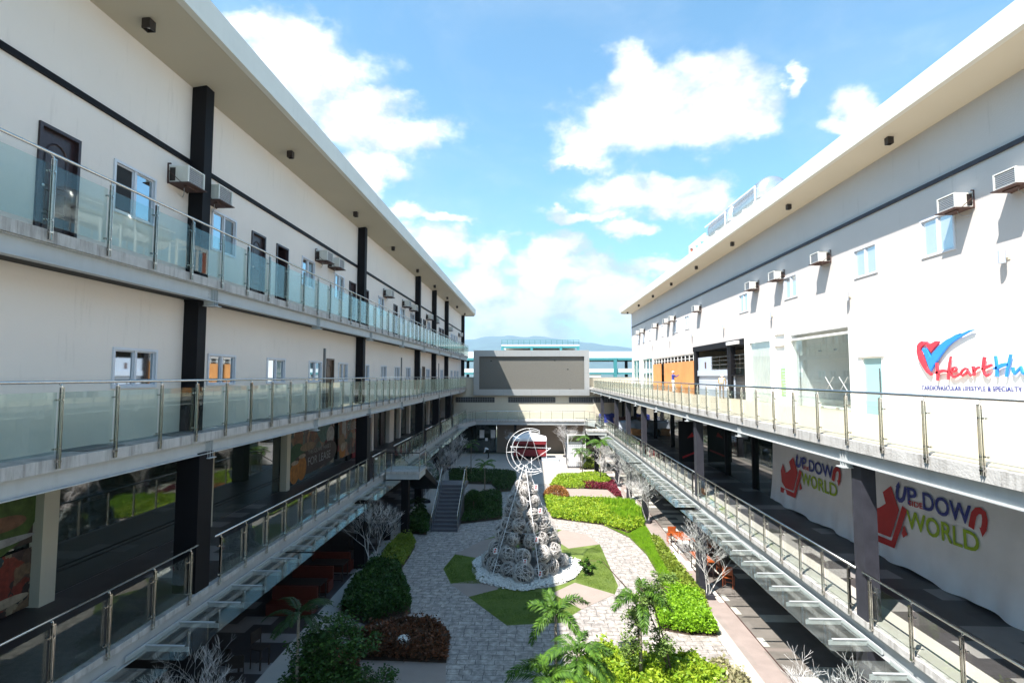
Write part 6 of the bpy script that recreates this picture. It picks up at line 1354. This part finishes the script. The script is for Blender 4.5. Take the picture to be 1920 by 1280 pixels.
# ------------------------------------------------------------------ people
def person(label, x, y, z, rz, J, shirt, trousers, cap, h=1.65, hair=True):
    """J overrides joints of a standing figure facing +y (metres, unit height 1.65)"""
    B = dict(pelvis=(0,0,.92), waist=(0,0,1.05), chest=(0,.01,1.25), neck=(0,.01,1.42), headb=(0,.02,1.48), head=(0,.03,1.57), top=(0,.02,1.645),
             hipL=(-.09,0,.88), kneeL=(-.10,.02,.48), ankL=(-.10,-.01,.08), toeL=(-.10,.16,.035), hipR=(.09,0,.88), kneeR=(.10,.02,.48), ankR=(.10,-.01,.08), toeR=(.10,.16,.035),
             shL=(-.17,.0,1.37), elL=(-.24,.02,1.10), wrL=(-.25,.12,.86), haL=(-.25,.16,.79), shR=(.17,0,1.37), elR=(.24,.02,1.10), wrR=(.25,.12,.86), haR=(.25,.16,.79))
    B.update(J); Rr = dict(pelvis=.135, waist=.12, chest=.135, neck=.052, headb=.062, head=.088, top=.055, hip=.088, knee=.055, ank=.038, toe=.032, sh=.06, el=.042, wr=.027, ha=.030)
    E_ = [('pelvis','waist'),('waist','chest'),('chest','neck'),('neck','headb'),('headb','head'),('head','top')]
    for s in 'LR': E_ += [('pelvis','hip'+s),('hip'+s,'knee'+s),('knee'+s,'ank'+s),('ank'+s,'toe'+s),('chest','sh'+s),('sh'+s,'el'+s),('el'+s,'wr'+s),('wr'+s,'ha'+s)]
    names_ = list(B); vs = [Vector(B[n]) for n in names_]; rad = [Rr.get(n, Rr.get(n[:-1])) for n in names_]; ed = [(names_.index(a), names_.index(b)) for a, b in E_]; lab_ = list(names_)
    for s in 'LR':      # five fingers on each hand
        ha = Vector(B['ha' + s]); wr = Vector(B['wr' + s]); d = (ha - wr).normalized(); side = d.cross(Vector((0, 0, 1))); side = side.normalized() if side.length > .1 else Vector((1, 0, 0)); i0 = names_.index('ha' + s)
        for k in range(5):
            off = (k - 1.5) * .017 if k < 4 else -.035; l = (.07, .08, .075, .06, .05)[k]; p1 = ha + side * off + d * (.02 if k < 4 else -.01); p2 = p1 + d * l + Vector((0, 0, -.012)) + (side * -.02 if k == 4 else Vector((0, 0, 0)))
            vs += [p1, p2]; rad += [.010, .008]; lab_ += ['f', 'f']; ed += [(i0, len(vs) - 2), (len(vs) - 2, len(vs) - 1)]
    me = bpy.data.meshes.new('body'); me.from_pydata([tuple(v_) for v_ in vs], ed, []); o = bpy.data.objects.new('person_body', me); sc.collection.objects.link(o)
    md = o.modifiers.new('skin', 'SKIN'); sk = me.skin_vertices[0].data if me.skin_vertices else None
    if sk is None:
        bmx = bmesh.new(); bmx.from_mesh(me); bmx.verts.layers.skin.verify(); bmx.to_mesh(me); bmx.free(); sk = me.skin_vertices[0].data
    for i, r_ in enumerate(rad): sk[i].radius = (r_, r_ * (.8 if lab_[i] in ('pelvis', 'waist', 'chest') else 1)); sk[i].use_root = lab_[i] == 'pelvis'
    md.use_smooth_shade = True; s2 = o.modifiers.new('sub', 'SUBSURF'); s2.levels = 1; s2.render_levels = 1
    dg = bpy.context.evaluated_depsgraph_get(); ev = o.evaluated_get(dg); m2 = bpy.data.meshes.new_from_object(ev); bpy.data.objects.remove(o)
    m2.name = 'person'; m2.materials.clear()
    for m__ in ('skin', shirt, trousers, 'lamp'): m2.materials.append(M[m__])
    segs = [(Vector(B[a]), Vector(B[b]), a, b) for a, b in E_]
    def cls(c):
        best_ = min(segs, key=lambda s_: (c - (s_[0] + (s_[1] - s_[0]) * max(0, min(1, (c - s_[0]).dot(s_[1] - s_[0]) / max(1e-6, (s_[1] - s_[0]).length_squared))))).length); a, b = best_[2], best_[3]
        if b.startswith('toe'): return 3
        if a.startswith(('hip', 'knee')) or b.startswith('hip'): return 2
        if (a, b) == ('pelvis', 'waist'): return 2 if c.z < (B['pelvis'][2] + B['waist'][2]) / 2 else 1
        if (a, b) in (('waist', 'chest'), ('chest', 'neck')) or b.startswith(('sh', 'el')): return 1
        if b.startswith('wr'): return 1
        return 0
    for p in m2.polygons: p.material_index = cls(p.center); p.use_smooth = True
    t = bpy.data.objects.new('person', m2); sc.collection.objects.link(t); t.location = (x, y, z); t.rotation_euler = (0, 0, rz); k = h / 1.65; t.scale = (k,) * 3; ORG[t.name] = Vector((0, 0, 0)); tag(t, label, 'person')
    hd = Vector(B['head']); nk = Vector(B['headb']); fw = Vector(B.get('face', (0, 1, 0))) ; q = MB(); q.ball(tuple(hd + Vector((0, -.012, .028))), .098, 14, 9, sc=(.95, 1.05, .85)); oc = q.build('cap' if cap else 'hair', cap or 'lamp', None); oc.parent = t; oc.location = (0, 0, 0)
    q = MB()
    for s in (-1, 1): q.ball((hd.x + s * .032, hd.y + .083, hd.z + .0), .010, 6, 4)
    q.box(hd.x - .022, hd.x + .022, hd.y + .078, hd.y + .088, hd.z - .052, hd.z - .044); of = q.build('eyes_and_mouth', 'lamp', None); of.parent = t; of.location = (0, 0, 0)
    q = MB(); q.ball((hd.x, hd.y + .092, hd.z - .022), .015, 6, 4)
    for s in (-1, 1): q.ball((hd.x + s * .088, hd.y, hd.z - .01), .022, 6, 4, sc=(.5, .8, 1.2))
    on_ = q.build('nose_and_ears', 'skin', None); on_.parent = t; on_.location = (0, 0, 0)
    return t
pa = oX(11.3, 1251, 737); pa = g(1251, 737, L2)
person('person in a white cap and dark overalls working at the orange plywood wall', 11.35, 43.6, L2 + .014, -1.45, dict(elL=(-.22,.16,1.20), wrL=(-.16,.38,1.28), haL=(-.15,.45,1.30), elR=(.22,.16,1.22), wrR=(.14,.38,1.38), haR=(.13,.45,1.41)), 'navy', 'tent', 'tent', 1.72)
person('person in a tan shirt and white cap bending at the black terrace column', 11.35, 32.6, L2 + .014, -.5, dict(waist=(0,.05,1.02), chest=(0,.20,1.17), neck=(0,.33,1.27), headb=(0,.37,1.30), head=(0,.42,1.36), top=(0,.43,1.44), shL=(-.17,.26,1.24), shR=(.17,.26,1.24), elL=(-.22,.36,1.0), wrL=(-.16,.48,.82), haL=(-.15,.52,.76), elR=(.22,.36,1.0), wrR=(.16,.5,.85), haR=(.15,.54,.79), kneeL=(-.1,.09,.48), kneeR=(.1,.06,.48)), 'beige', 'brownwall', 'tent', 1.60)
person('person in dark clothes with white sleeves bending over near the dark far glazing', -4.9, 60.2, .012, 1.4, dict(waist=(0,.09,1.0), chest=(0,.27,1.08), neck=(0,.41,1.12), headb=(0,.46,1.12), head=(0,.53,1.12), top=(0,.59,1.14), shL=(-.17,.34,1.12), shR=(.17,.34,1.12), elL=(-.2,.38,.86), wrL=(-.14,.48,.66), haL=(-.13,.5,.6), elR=(.2,.38,.86), wrR=(.14,.48,.66), haR=(.13,.5,.6)), 'tent', 'lamp', None, 1.7)

# ------------------------------------------------------------------ haze
mb = MB(); mb.box(-8600, 8600, -3100, 9600, -2.2, 760)
m, t_, N_, L_n = newmat('air_haze'); oo = N_('ShaderNodeOutputMaterial'); pv = N_('ShaderNodeVolumePrincipled'); pv.inputs['Color'].default_value = (.58, .80, 1, 1); pv.inputs['Density'].default_value = .00015; pv.inputs['Anisotropy'].default_value = .2
L_n(pv.outputs[0], oo.inputs['Volume']); M['haze'] = m
hzb = mb.build('haze', 'haze', None, loc=(0, 0, 0)); tag(hzb, 'thin pale air haze over the whole place', 'haze', None, 'stuff'); hzb.location = (0, 0, 0)
